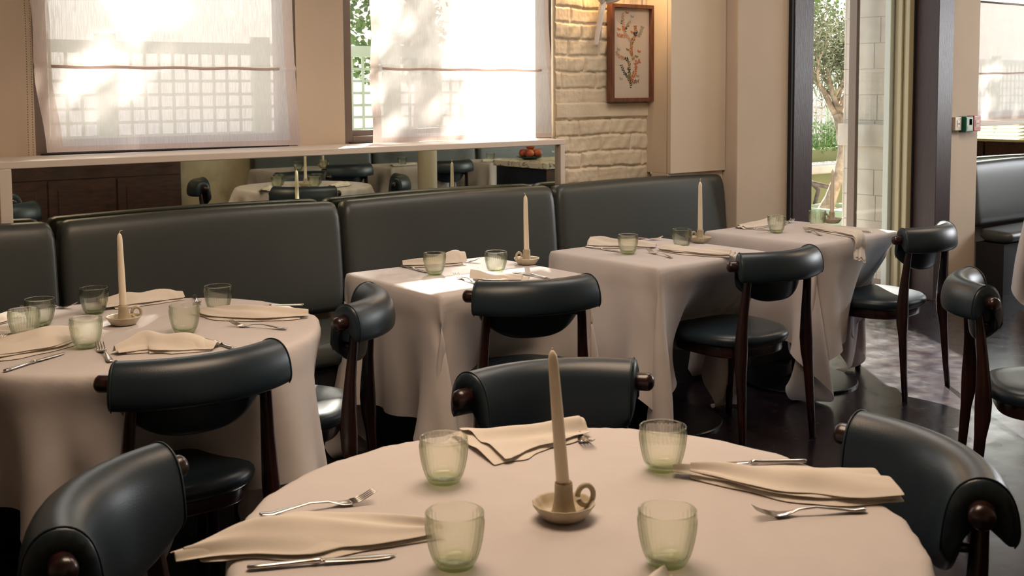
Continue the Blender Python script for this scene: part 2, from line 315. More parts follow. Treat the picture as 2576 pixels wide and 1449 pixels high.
# window wall: plaster with window openings. window 1 x 1.30-2.50, window 2 x 2.76-4.10, window 3 x 8.15-9.9
wz0, wz1 = 1.185, 2.55
wb = MB()
for a, b in ((-2.5, 1.305), (2.50, 2.757), (4.10, 4.53), (7.507, 8.05), (9.9, 11.2)): wb.box(a, b, 4.93, 5.12, 1.17, WZ)
for a, b in ((1.305, 2.50), (2.757, 4.10), (8.05, 9.9)): wb.box(a, b, 4.93, 5.12, wz1, WZ)
wb.box(-2.5, 3.86, 4.60, 5.12, 0, 1.155).box(3.86, 4.979, 4.66, 5.12, 0, .95); wb.box(7.508, 11.2, 4.60, 5.12, 0, 1.155)
struct(wb.build('wall_window', PLASTER))
def relief(name, x0, x1, z0, z1, yf, nx, nz, seed):
    """painted brick relief: real displaced surface with a back."""
    xs = np.linspace(x0, x1, nx); zs = np.linspace(z0, z1, nz); X, Z = np.meshgrid(xs, zs)
    jx = .020*wav(X*5, Z*12, seed); jz = .008*wav(X*7, Z*6, seed+1)+.005*wav(X*34, Z*25, seed+7)
    ch = .086; row = np.floor((Z+jz)/ch); off = (row % 2)*.11+.02*np.sin(row*2.3)
    u = ((X+jx+off)/.225); v = ((Z+jz)/ch); fu = np.abs((u-np.floor(u))-.5)*.225*2; fv = np.abs((v-np.floor(v))-.5)*ch*2
    du = (.225-fu)/2; dv = (ch-fv)/2; d = np.minimum(du, dv)
    h = .013*np.clip(d/.011, 0, 1)**.8
    rb = np.sin(row*12.9+np.floor(u)*78.2)*43758.5; rb = rb-np.floor(rb); h = h+.007*rb+.0035*wav(X*18, Z*18, seed+2)+.0028*wav(X*42, Z*40, seed+5)+.0015*wav(X*80, Z*75, seed+3)
    band = (Z > 1.305) & (Z < 1.378); h = np.where(band, .024+.0008*wav(X*20, Z*20, 4), h)
    Y = yf-h; V = np.stack([X, Y, Z], -1).reshape(-1, 3); F = []
    for i in range(nz-1):
        for j in range(nx-1): a = i*nx+j; F.append((a, a+1, a+nx+1, a+nx))
    m = MB(); m.add(V, F); m.box(x0, x1, yf+.001, yf+.02, z0, z1)
    return m.build(name, BRICK, smooth=True)
struct(relief('wall_brick', 3.862, 4.56, .90, WZ, 4.655, 170, 420, 3))
struct(relief('wall_brick_left', .2, 1.065, .90, 1.20, 4.598, 150, 80, 9))
# boxed pillar over the banquette, end face and door wall
struct(MB().box(4.53, 4.975, 4.45, 4.93, .985, WZ).box(4.53, 4.975, 4.47, 4.60, .9, .985).build('wall_pillar_box', CREAM, mods=(('bev', .002, 2),)))
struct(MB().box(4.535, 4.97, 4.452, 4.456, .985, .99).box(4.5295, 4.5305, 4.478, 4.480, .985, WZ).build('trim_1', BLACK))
dw = MB().box(4.98, 5.50, 4.365, 4.599, 0, WZ).box(4.98, 5.10, 4.601, 5.1, 0, WZ).box(7.10, 7.507, 4.365, 4.599, 0, WZ).box(7.42, 7.507, 4.601, 5.1, 0, WZ).box(5.501, 7.099, 4.365, 4.60, 2.45, WZ)
struct(dw.build('wall_door', PLASTER, mods=(('bev', .004, 2),)))
# ---- mirror box ledge under the windows
def mirror_strip(x0, x1, ends, lab, idx):
    # painted frame = trim of the wall; mirror pane = thing
    f = MB().box(x0-.045, x1+.03, 4.545, 4.60, 1.168, 1.196)
    if ends[0]: f.box(x0-.045, x0, 4.545, 4.60, .90, 1.168)
    if ends[1]: f.box(x1, x1+.03, 4.545, 4.60, .90, 1.168)
    f.box(x0-.045, x1+.03, 4.60, 4.93, 1.156, 1.1955)
    struct(f.build('trim_%d' % idx, TRIM, mods=(('bev', .003, 2),)))
    t = thing('wall_mirror', lab, 'mirror', (x0, 4.57, .9))
    MB().box(0, x1-x0, 0, .012, 0, .268).build('mirror_glass', MIRROR, t)
    MB().box(0, x1-x0, -.003, 0, .2655, .268).box(0, .003, -.003, 0, 0, .268).build('steel_edge', STEEL, t)
mirror_strip(1.112, 3.815, (1, 1), 'long low antiqued mirror strip under the two blinds, behind the banquette', 2)
mirror_strip(7.51, 10.9, (0, 0), 'mirror strip at the right edge, under the third blind', 3)
# ---- windows
def window(idx, x0, x1, lb):
    f = MB(); fw = .045
    for y0, y1, e in ((4.935, 4.985, 0), (4.985, 5.03, .028)):
        f.box(x0+e, x0+fw+e, y0, y1, wz0, wz1).box(x1-fw-e, x1-e, y0, y1, wz0, wz1).box(x0+fw, x1-fw, y0, y1, wz0+e, wz0+fw+e).box(x0+fw, x1-fw, y0, y1, wz1-fw-e, wz1-e)
    o = struct(f.build('window_%d' % idx, BRONZE, mods=(('bev', .002, 1),)))
    p = MB().box(x0+fw+.02, x1-fw-.02, 5.0, 5.005, wz0+fw+.02, wz1-fw-.02).build('pane', PANE, o)
    MB().box(x0+.02, x1-.06, 4.90, 4.934, 1.1956, 1.2015).build('gap_shade_strip', BLACK, o)  # solid black strip painting the shade of the gap below the frame
    return o
window(1, 1.305, 2.50, 0); window(2, 2.757, 4.10, 0); window(3, 8.05, 9.9, 0)
def blind(x0t, x0b, x1t, x1b, ztop, zb0, zb1, y, label, seed, pocket=1.56):
    t = thing('roman_blind', label, 'blind', ((x0t+x1t)/2, y, ztop))
    nx, nz = 70, 110; U, V = np.meshgrid(np.linspace(0, 1, nx), np.linspace(0, 1, nz))
    zb = zb0+(zb1-zb0)*U; Z = ztop+(zb-ztop)*V
    tw = np.clip((1.86-Z)/(1.86-1.2), 0, 1)
    X0 = x0t+(x0b-x0t)*tw**1.6; X1 = x1t+(x1b-x1t)*tw**1.6
    X0 = X0+.006*np.sin(tw*9); X = X0+(X1-X0)*U
    Y = y+.006*wav(U*5, V*3, seed)*(.3+V)+.010*np.sin(U*PI)*V-.02*V**3*(np.abs(U-.5)*2)**3+.004*np.sin(U*26+seed)*V**4
    pk = np.exp(-((Z-pocket)/.012)**2); Y = Y-.012*pk
    Vv = np.stack([X, Y, Z], -1).reshape(-1, 3)-np.array([t.location.x, t.location.y, t.location.z])
    def grid(mask, off=0.0):
        F = []
        for i in range(nz-1):
            for j in range(nx-1):
                if mask(U[i, j], V[i, j], Z[i, j]): a = i*nx+j; F.append((a, a+1, a+nx+1, a+nx))
        return F
    wdt = x1b-x0b; hz = lambda u, v, z: (u < .036/wdt*1.4 or u > 1-.036/wdt*1.4) or (v > 1-.030/(ztop-zb0))
    mesh_obj('blind_cloth', Vv, grid(lambda u, v, z: not hz(u, v, z)), SHEER, t)
    mesh_obj('hem', Vv, grid(hz), SHEERHEM, t)
    m = MB()
    ipk = int(np.argmin(np.abs(Z[:, 0]-pocket))); pts = [tuple(Vv[ipk*nx+j]+np.array([0, .002, .002*math.sin(j*.4)])) for j in range(4, nx-3, 3)]
    m.tube(pts, .006, 8).build('batten_pocket', SHEERHEM, t, smooth=True)
    MB().tube([(x0t-.02-t.location.x, 0, 0), (x1t+.02-t.location.x, 0, 0)], .008, 10).build('hanging_rod', BRONZE, t, smooth=True)
    return t
blind(1.285, 1.322, 2.452, 2.472, 2.06, 1.210, 1.203, 4.865, 'sheer white roman blind at the left, whole hem free above the mirror', 3)
blind(2.868, 2.862, 4.00, 4.075, 2.06, 1.199, 1.192, 4.865, 'sheer white roman blind pulled off its left side, trellis showing beside it', 8)
blind(8.1, 8.1, 9.85, 9.85, 2.12, 1.178, 1.21, 4.865, 'sheer white roman blind at the right edge beyond the alarm boxes', 12)
ch = MB()
for sx in (0, .018):
    for k in range(86):
        z = 2.06-k*.0102; ch.lathe([(0, -.0034), (.003, -.0018), (.0034, 0), (.003, .0018), (0, .0034)], 6, (1.262+sx+.004*math.sin(k*.05), 4.86, z))
tag(ch.build('blind_chain', mat('brass_beads', (.42, .33, .17), .4, .5), smooth=True), 'beaded pull chain hanging beside the left roman blind', 'blind chain')

# ------------------------------------------------------------------ banquettes
def cushion(x0, x1, prof, name, parent, material, yoff=0.0, nx=26):
    """upholstered segment: closed profile (y,z) swept along x with pillowed ends."""
    cy = sum(p[0] for p in prof)/len(prof); cz = sum(p[1] for p in prof)/len(prof); rings = []
    for i in range(nx+1):
        u = i/nx; e = min(u, 1-u)*(x1-x0); uu = .5-.5*math.cos(PI*u) if i not in (0, nx) else u
        x = x0+(x1-x0)*(u if .15 < u < .85 else (uu*.0+u)); k = min(1, max(0, e/.045)); s0 = .86 if 'back' in name else .95; s = s0+(1-s0)*math.sqrt(max(0, 1-(1-k)**2)); crown = .010*math.sin(PI*u)
        rings.append([(x, (y-cy)*(1-(1-s)*.55)+cy-crown*.5+yoff, (z-cz)*(1-(1-s)*.12)+cz+crown*(1 if z > cz else 0)*.9) for y, z in prof])
    xs = []
    m = MB().loft(rings)
    o = m.build(name, material, parent, smooth=True, mods=(('sub', 1),)); return o
def banquette(x_edges, label, yoff=0.0, seat_y0=3.86, mirror=False, group=None):
    t = thing('banquette', label, 'banquette', (0, 0, 0), group=group)
    prof = [(4.395, .47), (4.398, .55), (4.410, .68), (4.422, .80), (4.430, .88), (4.438, .925), (4.452, .955), (4.475, .966), (4.500, .966), (4.522, .962), (4.534, .945), (4.537, .88), (4.537, .68), (4.537, .47)]
    sprof = [(seat_y0, .375), (seat_y0-.012, .41), (seat_y0-.008, .45), (seat_y0+.03, .467), (seat_y0+.25, .474), (4.37, .468), (4.395, .45), (4.395, .375)]
    if mirror:
        q = mirror; prof = [(2*q-y, z) for y, z in prof][::-1]; sprof = [(2*q-y, z) for y, z in sprof][::-1]
    for a, b in zip(x_edges[:-1], x_edges[1:]):
        cushion(a+.002, b-.002, prof, 'backrest', t, BANQ, yoff)
    mid = x_edges[::2] if len(x_edges) > 3 else x_edges
    if mid[-1] != x_edges[-1]: mid = list(mid)+[x_edges[-1]]
    for a, b in zip(mid[:-1], mid[1:]): cushion(a+.002, b-.002, sprof, 'seat_cushion', t, BANQ, yoff)
    ya, yb = seat_y0+.03, 4.40
    if mirror: ya, yb = 2*mirror-yb, 2*mirror-ya
    MB().box(x_edges[0], x_edges[-1], ya+yoff, yb+yoff, 0, .375).build('plinth', BLACK, t)
    return t
banquette([-1.1, .05, 1.245, 2.462, 3.70, 4.972], 'long grey-green leather banquette under the mirror strip and brick wall')
banquette([7.515, 8.9, 10.3], 'grey-green leather banquette at the right edge beyond the alarm boxes', yoff=-.04, seat_y0=4.16).scale = (1, 1, .952)
banquette([4.66, 5.98, 7.3, 8.6], 'grey-green banquette along the rear wall, seen only in the mirror strip', mirror=1.72)

# ------------------------------------------------------------------ door and its casing
cs = MB().box(5.445, 5.622, 4.335, 4.61, 0, 2.5).box(5.622, 6.95, 4.335, 4.61, 2.35, 2.5).box(6.95, 7.13, 4.335, 4.51, 0, 2.5)
struct(cs.build('trim_4', DOORWOOD, mods=(('bev', .003, 2),)))
struct(MB().box(5.425, 5.444, 4.34, 4.60, 0, 2.5).box(6.935, 6.949, 4.505, 4.515, 0, 2.35).build('trim_5', BLACK))  # left strip paints the casing's shadow black; right strip is the door seal
DFR = mat('cream_green_door_frame', (.46, .42, .28), .5); GREYW = mat('pale_grey_post', (.60, .66, .62), .5)
dr = struct(MB().box(6.885, 6.95, 4.515, 4.545, 0, 2.35).box(6.90, 6.95, 4.545, 4.57, 0, 2.35).box(6.88, 6.95, 4.57, 4.60, 0, 2.35).box(6.90, 6.95, 4.60, 4.64, 0, 2.35).build('door_1', DFR, mods=(('bev', .003, 1),)))
MB().box(6.86, 6.94, 4.645, 4.69, 0, 2.35).build('hinge_post', GREYW, dr, mods=(('bev', .003, 1),))
MB().box(6.865, 6.895, 4.69, 4.92, .05, .11).box(6.865, 6.895, 4.69, 4.92, 2.27, 2.33).box(6.862, 6.898, 4.92, 4.985, .05, 2.33).build('folded_leaf_frame', BRONZE, dr, mods=(('bev', .003, 1),))
MB().box(6.876, 6.882, 4.69, 4.92, .11, 2.27).build('leaf_pane', PANE, dr)
MB().box(5.622, 6.95, 4.40, 4.60, .001, .012).build('threshold', BRONZE, dr)
# ------------------------------------------------------------------ alarm boxes
def wallbox(x0, x1, z0, z1, depth, matb, name, label, cat, extras):
    t = thing(name, label, cat, ((x0+x1)/2, 4.365, z0)); hw = (x1-x0)/2; h = z1-z0
    MB().box(-hw, hw, -depth, 0, 0, h).build('housing', matb, t, mods=(('bev', .004, 3),))
    for nm, a, b, c, d, m_ in extras: MB().box(a*hw, b*hw, -depth-.003, -depth+.004, c*h, d*h).build(nm, m_, t, mods=(('bev', .001, 2),))
    return t
a = wallbox(7.165, 7.245, 1.157, 1.250, .034, SWITCHW, 'key_switch', 'small ivory switch box on the plaster beside the door casing', 'switch', [('rocker', -.4, .4, .25, .75, WHITE), ])
MB().box(-.012, -.006, -.0375, -.034, .040, .052).box(.006, .012, -.0375, -.034, .040, .052).build('marks', BLACK, a)
g = wallbox(7.262, 7.355, 1.145, 1.252, .055, mat_green, 'door_release_box', 'green emergency door release box between ivory switch and red call point', 'alarm box', [('front_plate', -.86, .86, .08, .92, mat_pale), ('dark_window', -.2, .6, .45, .85, mat_green)])
m = MB()
for k in range(4):
    for j in range(3): m.box(-.026+k*.011, -.018+k*.011, -.0605, -.0575, .018+j*.008, .023+j*.008)
m.build('text_lines', WHITE, g)
r_ = wallbox(7.372, 7.462, 1.148, 1.256, .05, mat_red, 'fire_call_point', 'red fire alarm call point nearest the right edge of the plaster wall', 'alarm box', [('cover', -.9, .9, .05, .95, pane_mat('clear_cover', (.95, .85, .85))), ('press_glass', -.5, .5, .28, .72, SWITCHW)])
MB().lathe([(0, 0), (.012, .0), (.012, .002), (0, .003)], 20, (0, 0, 0)).build('press_spot', mat_red, r_).location = (0, -.053, .054)
# ------------------------------------------------------------------ wall sconce (white, long tapering stem)
s = thing('wall_sconce', 'white porcelain wall sconce with long tapering stem, left of the framed print', 'wall lamp', (4.125, 4.62, 1.70))
m = MB(); m.tube([(-.03, -.035, -.015), (-.028, -.037, .0), (-.018, -.042, .07), (-.005, -.05, .15), (.008, -.055, .24)], [.010, .0125, .014, .017, .021], 12).tube([(.006, -.035, .02), (.018, -.03, .24)], [.005, .008], 8)
m.build('stem', WHITE, s, smooth=True)
m = MB()
for k in range(11):
    a_ = -1.25+k*.25; pts = [(.01, -.05, .22), (.01+.05*math.sin(a_), -.085, .225+.03*math.cos(a_)), (.01+.10*math.sin(a_), -.13, .25+.06*math.cos(a_)), (.01+.13*math.sin(a_), -.15, .31+.07*math.cos(a_))]
    m.tube(pts, [.014, .019, .022, .010], 8)
m.build('shell_shade', WHITE, s, smooth=True)
MB().lathe([(0, -.03), (.02, -.024), (.028, 0), (.02, .024), (0, .03)], 16, (.01, -.05, .36)).build('bulb', mat('warm_bulb', (1, .8, .5), .5, emit=(1, .62, .28, 6)), s, smooth=True)
bl = bpy.data.lights.new('sconce_glow', 'POINT'); bl.energy = 5.5; bl.color = (1, .62, .30); bl.shadow_soft_size = .03
bo = bpy.data.objects.new('sconce_glow', bl); COL.objects.link(bo); bo.location = (4.13, 4.53, 2.10)

# ------------------------------------------------------------------ framed botanical print
art = thing('framed_print', 'walnut framed botanical print with orange and black blossom sprig on brick wall', 'picture', (4.375, 4.625, 1.386), math.radians(0))
AW, AH, AD = .163, .533, .042
fr = MB()
for a, b, c, d in ((-AW, -AW+.021, 0, AH), (AW-.021, AW, 0, AH), (-AW+.021, AW-.021, 0, .021), (-AW+.021, AW-.021, AH-.021, AH)): fr.box(a, b, -AD, 0, c, d)
fr.build('frame', FRAMEWOOD, art, mods=(('bev', .002, 2),))
MB().box(-AW+.02, AW-.02, -.014, -.002, .02, AH-.02).build('paper', PAPER, art)
MB().box(-AW+.021, AW-.021, -.034, -.032, .021, AH-.021).build('pane', pane_mat('picture_glass', (.98, .98, .98), .6), art)
INK = {'orange': mat('ink_orange', (.52, .16, .05), .8), 'pink': mat('ink_pink', (.56, .30, .18), .8), 'black': mat('ink_black', (.02, .018, .02), .8), 'olive': mat('ink_olive', (.24, .18, .03), .8), 'grey': mat('ink_grey', (.36, .33, .26), .8), 'brown': mat('ink_brown', (.20, .07, .02), .8)}
ink = {k: MB() for k in INK}
def p2(px, py): return (-AW+.021+(px-565)/(1065-565)*(2*AW-.042), .021+(1270-py)/(1270-80)*(AH-.042))
def leaf2(k, x, z, a, ln, wd):
    ln *= 1.35; wd *= 1.25
    c, s_ = math.cos(a), math.sin(a); sh = [(0, 0), (.3, .5), (.7, .42), (1, 0), (.7, -.42), (.3, -.5)]
    ink[k].add([(x+ln*u*c-wd*v*s_, -.0148-rng.random()*.0004, z+ln*u*s_+wd*v*c) for u, v in sh], [(0, 5, 4, 3, 2, 1)])
def sprig(pts, cols, ln=.009, step=9, wd=.0045, spread=1.1):
    q = [p2(*p) for p in pts]; tot = 0
    for i in range(len(q)-1):
        (x0, z0), (x1, z1) = q[i], q[i+1]; d = math.hypot(x1-x0, z1-z0); a = math.atan2(z1-z0, x1-x0); kk = max(1, int(d/(step*.00095)))
        for j in range(kk):
            t_ = j/kk; x = x0+(x1-x0)*t_; z = z0+(z1-z0)*t_; cc = cols[int((i+t_)/(len(q)-1)*len(cols)) % len(cols)] if rng.random() < .8 else rng.choice(cols)
            for sg in (-1, 1): leaf2(cc, x+rng.uniform(-.001, .001), z, a+sg*rng.uniform(.5, spread+.3), ln*rng.uniform(.7, 1.2), wd)
        dz = .0006; nx_, nz_ = -math.sin(a)*dz, math.cos(a)*dz
        ink[cols[0]].add([(x0-nx_, -.0146, z0-nz_), (x1-nx_, -.0146, z1-nz_), (x1+nx_, -.0146, z1+nz_), (x0+nx_, -.0146, z0+nz_)], [(0, 1, 2, 3)])
sprig([(820, 1140), (822, 1080), (790, 1000), (730, 930), (690, 820)], ['black', 'black', 'black'], .010)
sprig([(822, 1080), (860, 1050), (930, 1050)], ['brown', 'black', 'brown'], .012)
sprig([(822, 1060), (850, 980), (890, 900), (885, 800), (950, 770)], ['orange'], .012, wd=.006)
sprig([(822, 1040), (800, 940), (800, 850), (790, 770), (740, 740), (690, 730), (640, 690), (628, 650)], ['olive', 'black', 'olive', 'black', 'pink', 'pink', 'pink'], .011, wd=.006)
sprig([(860, 760), (830, 680), (825, 600), (835, 520), (870, 460), (885, 400), (880, 300)], ['pink', 'orange', 'orange', 'olive', 'orange', 'black', 'olive'], .012, wd=.007)
sprig([(835, 530), (790, 480), (740, 410), (720, 330), (715, 230), (715, 140)], ['pink', 'pink', 'pink', 'orange', 'pink', 'pink'], .011, wd=.006)
sprig([(760, 440), (700, 450), (630, 435)], ['pink', 'orange', 'pink'], .011, wd=.006)
sprig([(740, 380), (780, 300), (820, 245)], ['black', 'olive', 'pink'], .010)
sprig([(910, 450), (960, 390), (980, 300)], ['grey'], .012, wd=.006)
sprig([(700, 290), (697, 230)], ['black'], .007)
for px, py, k in ((770, 150, 'orange'), (665, 375, 'orange'), (932, 660, 'orange'), (840, 408, 'orange'), (838, 200, 'grey'), (660, 640, 'grey'), (692, 1030, 'grey'), (912, 990, 'grey'), (780, 640, 'olive'), (898, 730, 'olive')):
    x, z = p2(px, py); leaf2(k, x, z, 2.3, .014, .009); leaf2(k, x, z, .6, .012, .008)
for k in ink:
    if ink[k].v: ink[k].build('printed_' + k + '_leaves', INK[k], art)

# ------------------------------------------------------------------ chairs
RZ = .752; RY = -.255
def rail_y(x): return RY-.045+.085*(x/.2375)**2
def make_chair():
    t = thing('dining_chair', '', 'chair')
    # seat: rounded superellipse cushion
    prof = [(0, .462), (.55, .461), (.80, .457), (.93, .449), (.985, .437), (1.0, .424), (.985, .411), (.95, .402), (.5, .400), (0, .400)]
    rings = []
    for r, z in prof:
        ring = []
        for i in range(56):
            a = 2*PI*i/56; c, s_ = math.cos(a), math.sin(a); e = 2/2.9; x = math.copysign(abs(c)**e, c); y = math.copysign(abs(s_)**e, s_)
            hw = .235+.018*y-.012*(y < 0)*abs(y); ring.append((r*hw*x, .012+r*.225*y, z+.010*r*r*(x*x)*.4 - .006*(1-r)))
        rings.append(ring)
    MB().loft(rings, closed_ends=False).build('seat', CHLEA, t, smooth=True)
    # seat frame
    rings = []
    for r, z in ((.84, .402), (.85, .396), (.85, .362), (.83, .356), (.74, .356), (.74, .400)):
        ring = []
        for i in range(56):
            a = 2*PI*i/56; c, s_ = math.cos(a), math.sin(a); e = 2/3.4; x = math.copysign(abs(c)**e, c); y = math.copysign(abs(s_)**e, s_)
            ring.append((r*(.228+.014*y)*x, .010+r*.222*y, z+(.02*abs(x) if z < .36 else 0)*0))
        rings.append(ring)
    MB().loft(rings, closed_ends=False).build('seat_frame', WOOD, t, smooth=True, mods=(('bev', .003, 1),))
    def post(sx, pts):
        rings = []
        for x, y, z, a, b in pts:
            ring = []
            for i in range(16):
                q = 2*PI*i/16; c, s_ = math.cos(q), math.sin(q); e = 2/3.2
                ring.append((sx*x+a*math.copysign(abs(c)**e, c), y+b*math.copysign(abs(s_)**e, s_), z))
            rings.append(ring)
        return MB().loft(rings)
    for sx in (-1, 1):
        post(sx, [(.205, -.268, 0, .0120, .0120), (.201, -.256, .15, .0145, .0145), (.197, -.246, .30, .018, .0185), (.194, -.240, .36, .020, .025), (.191, -.238, .42, .020, .027), (.188, -.239, .48, .018, .023), (.183, -.243, .56, .016, .018), (.177, -.252, .66, .0145, .0145), (.172, -.258, .725, .0125, .0125), (.171, -.259, .740, .012, .012)]).build('leg', WOOD, t, smooth=True)
        post(sx, [(.212, .222, 0, .0120, .0125), (.208, .213, .18, .0150, .016), (.203, .203, .31, .019, .020), (.196, .196, .355, .026, .026), (.190, .190, .398, .030, .030)]).build('leg', WOOD, t, smooth=True)
        yb = rail_y(.15); MB().tube([(sx*.168, -.248, .672), (sx*.150, yb+.052, .672)], .0085, 10).build('bracket', WOOD, t, smooth=True)
    # back rail with rounded knob ends
    pts, rad = [], []
    for i in range(33):
        x = -.229+.458*i/32; pts.append((x, rail_y(x), RZ)); rad.append(.0195)
    d0 = Vector(pts[0])-Vector(pts[1]); d0.normalize(); d1 = Vector(pts[-1])-Vector(pts[-2]); d1.normalize()
    capa = [(.004, .0220), (.010, .0212), (.016, .0165), (.0200, .009), (.0212, .0005)]
    pts = [tuple(Vector(pts[0])+d0*k) for k, _ in capa[::-1]]+pts+[tuple(Vector(pts[-1])+d1*k) for k, _ in capa]
    rad = [r for _, r in capa[::-1]]+[.0220, .0216]+rad[2:-2]+[.0216, .0220]+[r for _, r in capa]
    MB().tube(pts, rad, 20).build('back_rail', WOOD, t, smooth=True)
    # upholstered pad folded over the rail
    nx = 40; rings = []; edge = []
    for i in range(nx+1):
        u = i/nx; x = -.214+.428*u; ax = abs(x)/.214; yc = rail_y(x)
        sl = 2*.085*x/.2375**2; nrm = Vector((-sl, 1, 0)).normalized()
        zb = .592+.075*ax**3.2+(.018 if i in (0, nx) else 0); zf = .690+.006*ax**4
        bul = .006*(1-ax**2)
        e = 1 if i in (0, nx) else 0
        # section: (d forward, z), outer then inner
        out_ = [(.049+.004-e*.004, zb+.004), (.061+bul-e*.008, zb+.018), (.064+bul-e*.006, (zb+.70)/2), (.061+bul*.5-e*.004, .715), (.0550-e*.003, .755), (.042, .785-e*.002), (.021, .8035-e*.003), (-.002, .8085-e*.003), (-.025, .803-e*.003), (-.044, .785-e*.002), (-.055+e*.002, .757), (-.0595+e*.003, .725), (-.058+e*.004, zf+.010), (-.051, zf-.001)]
        in_ = [(-.038, zf+.002), (-.031, zf+.02), (-.0275, .74), (-.0235, .762), (-.012, .7745), (.002, .7770), (.014, .772), (.0225, .757), (.0275, .72), (.031, (zb+.70)/2), (.035, zb+.02), (.041, zb+.004)]
        rings.append([tuple(Vector((x, yc, z))+nrm*d) for d, z in out_+in_])
    MB().loft(rings).build('backrest', CHLEA, t, smooth=True, mods=(('sub', 1),))
    for i in (1, nx-1):
        r_ = [Vector(p) for p in rings[i][:14]]
        for _ in range(2):                      # corner cutting, as the subdivided pad does
            r_ = [r_[0]]+[q for a_, b_ in zip(r_[:-1], r_[1:]) for q in (a_*.75+b_*.25, a_*.25+b_*.75)]+[r_[-1]]
        MB().tube(r_, .0017, 6).build('piping', PIPING, t, smooth=True)
    return t
chair = Proto(make_chair())
CH = []
def put_chair(cx, cy, face, label, group):
    f = math.radians(face); ox, oy = cx+.255*math.cos(f), cy+.255*math.sin(f)
    CH.append((ox, oy, f)); return chair.put((ox, oy, 0), f-PI/2, label, group)
G1 = 'dining chairs round the front round table'; G2 = 'dining chairs round the left round table'; G3 = 'dining chairs along the row of square tables'; G4 = 'dining chairs round the table past the right edge'; G5 = 'dining chairs of the rear row seen in the mirror'
put_chair(2.425, 3.03, 72, 'dark leather chair with its back to us, at the sunlit square table', G3)
put_chair(3.62, 2.95, 87, 'dark leather chair at the middle square table, its seat fully in view', G3)
put_chair(4.80, 3.03, 95, 'dark leather chair at the square table by the garden door, sunlit floor behind its legs', G3)
put_chair(1.817, 3.158, 141, 'dark leather chair seen from the side between left round table and sunlit square table', G2)
put_chair(1.085, 2.700, 89, 'dark leather chair with its back to us, tucked against the left round table', G2)
put_chair(1.68, 2.04, -109.7, 'dark leather chair facing us across the front round table, behind the candle', G1)
put_chair(1.834, 1.157, 154.3, 'dark leather chair at the right side of the front round table, two knobs showing', G1)
put_chair(.588, 1.882, -41.6, 'dark leather chair in the bottom left corner, at the front round table', G1)
put_chair(3.61, 2.10, -53, 'dark leather chair seen end-on at the right edge, seat cut by the frame', G4)
put_chair(4.27, .76, 97, 'dark leather chair facing us in the mirror, behind two mirrored glasses', G5)
put_chair(5.05, .16, -88, 'dark leather chair with its back to us in the mirror, at a rear square table', G5)
put_chair(4.65, 1.64, 212, 'dark leather chair seen end-on in the mirror, beside the pale pillar', G4)
put_chair(3.32, 1.0, 22, 'dark leather chair seen end-on in the mirror before the pale rear wall', G4)
put_chair(6.03, .36, -90, 'dark leather chair in the mirror, half behind the pale pillar', G5)

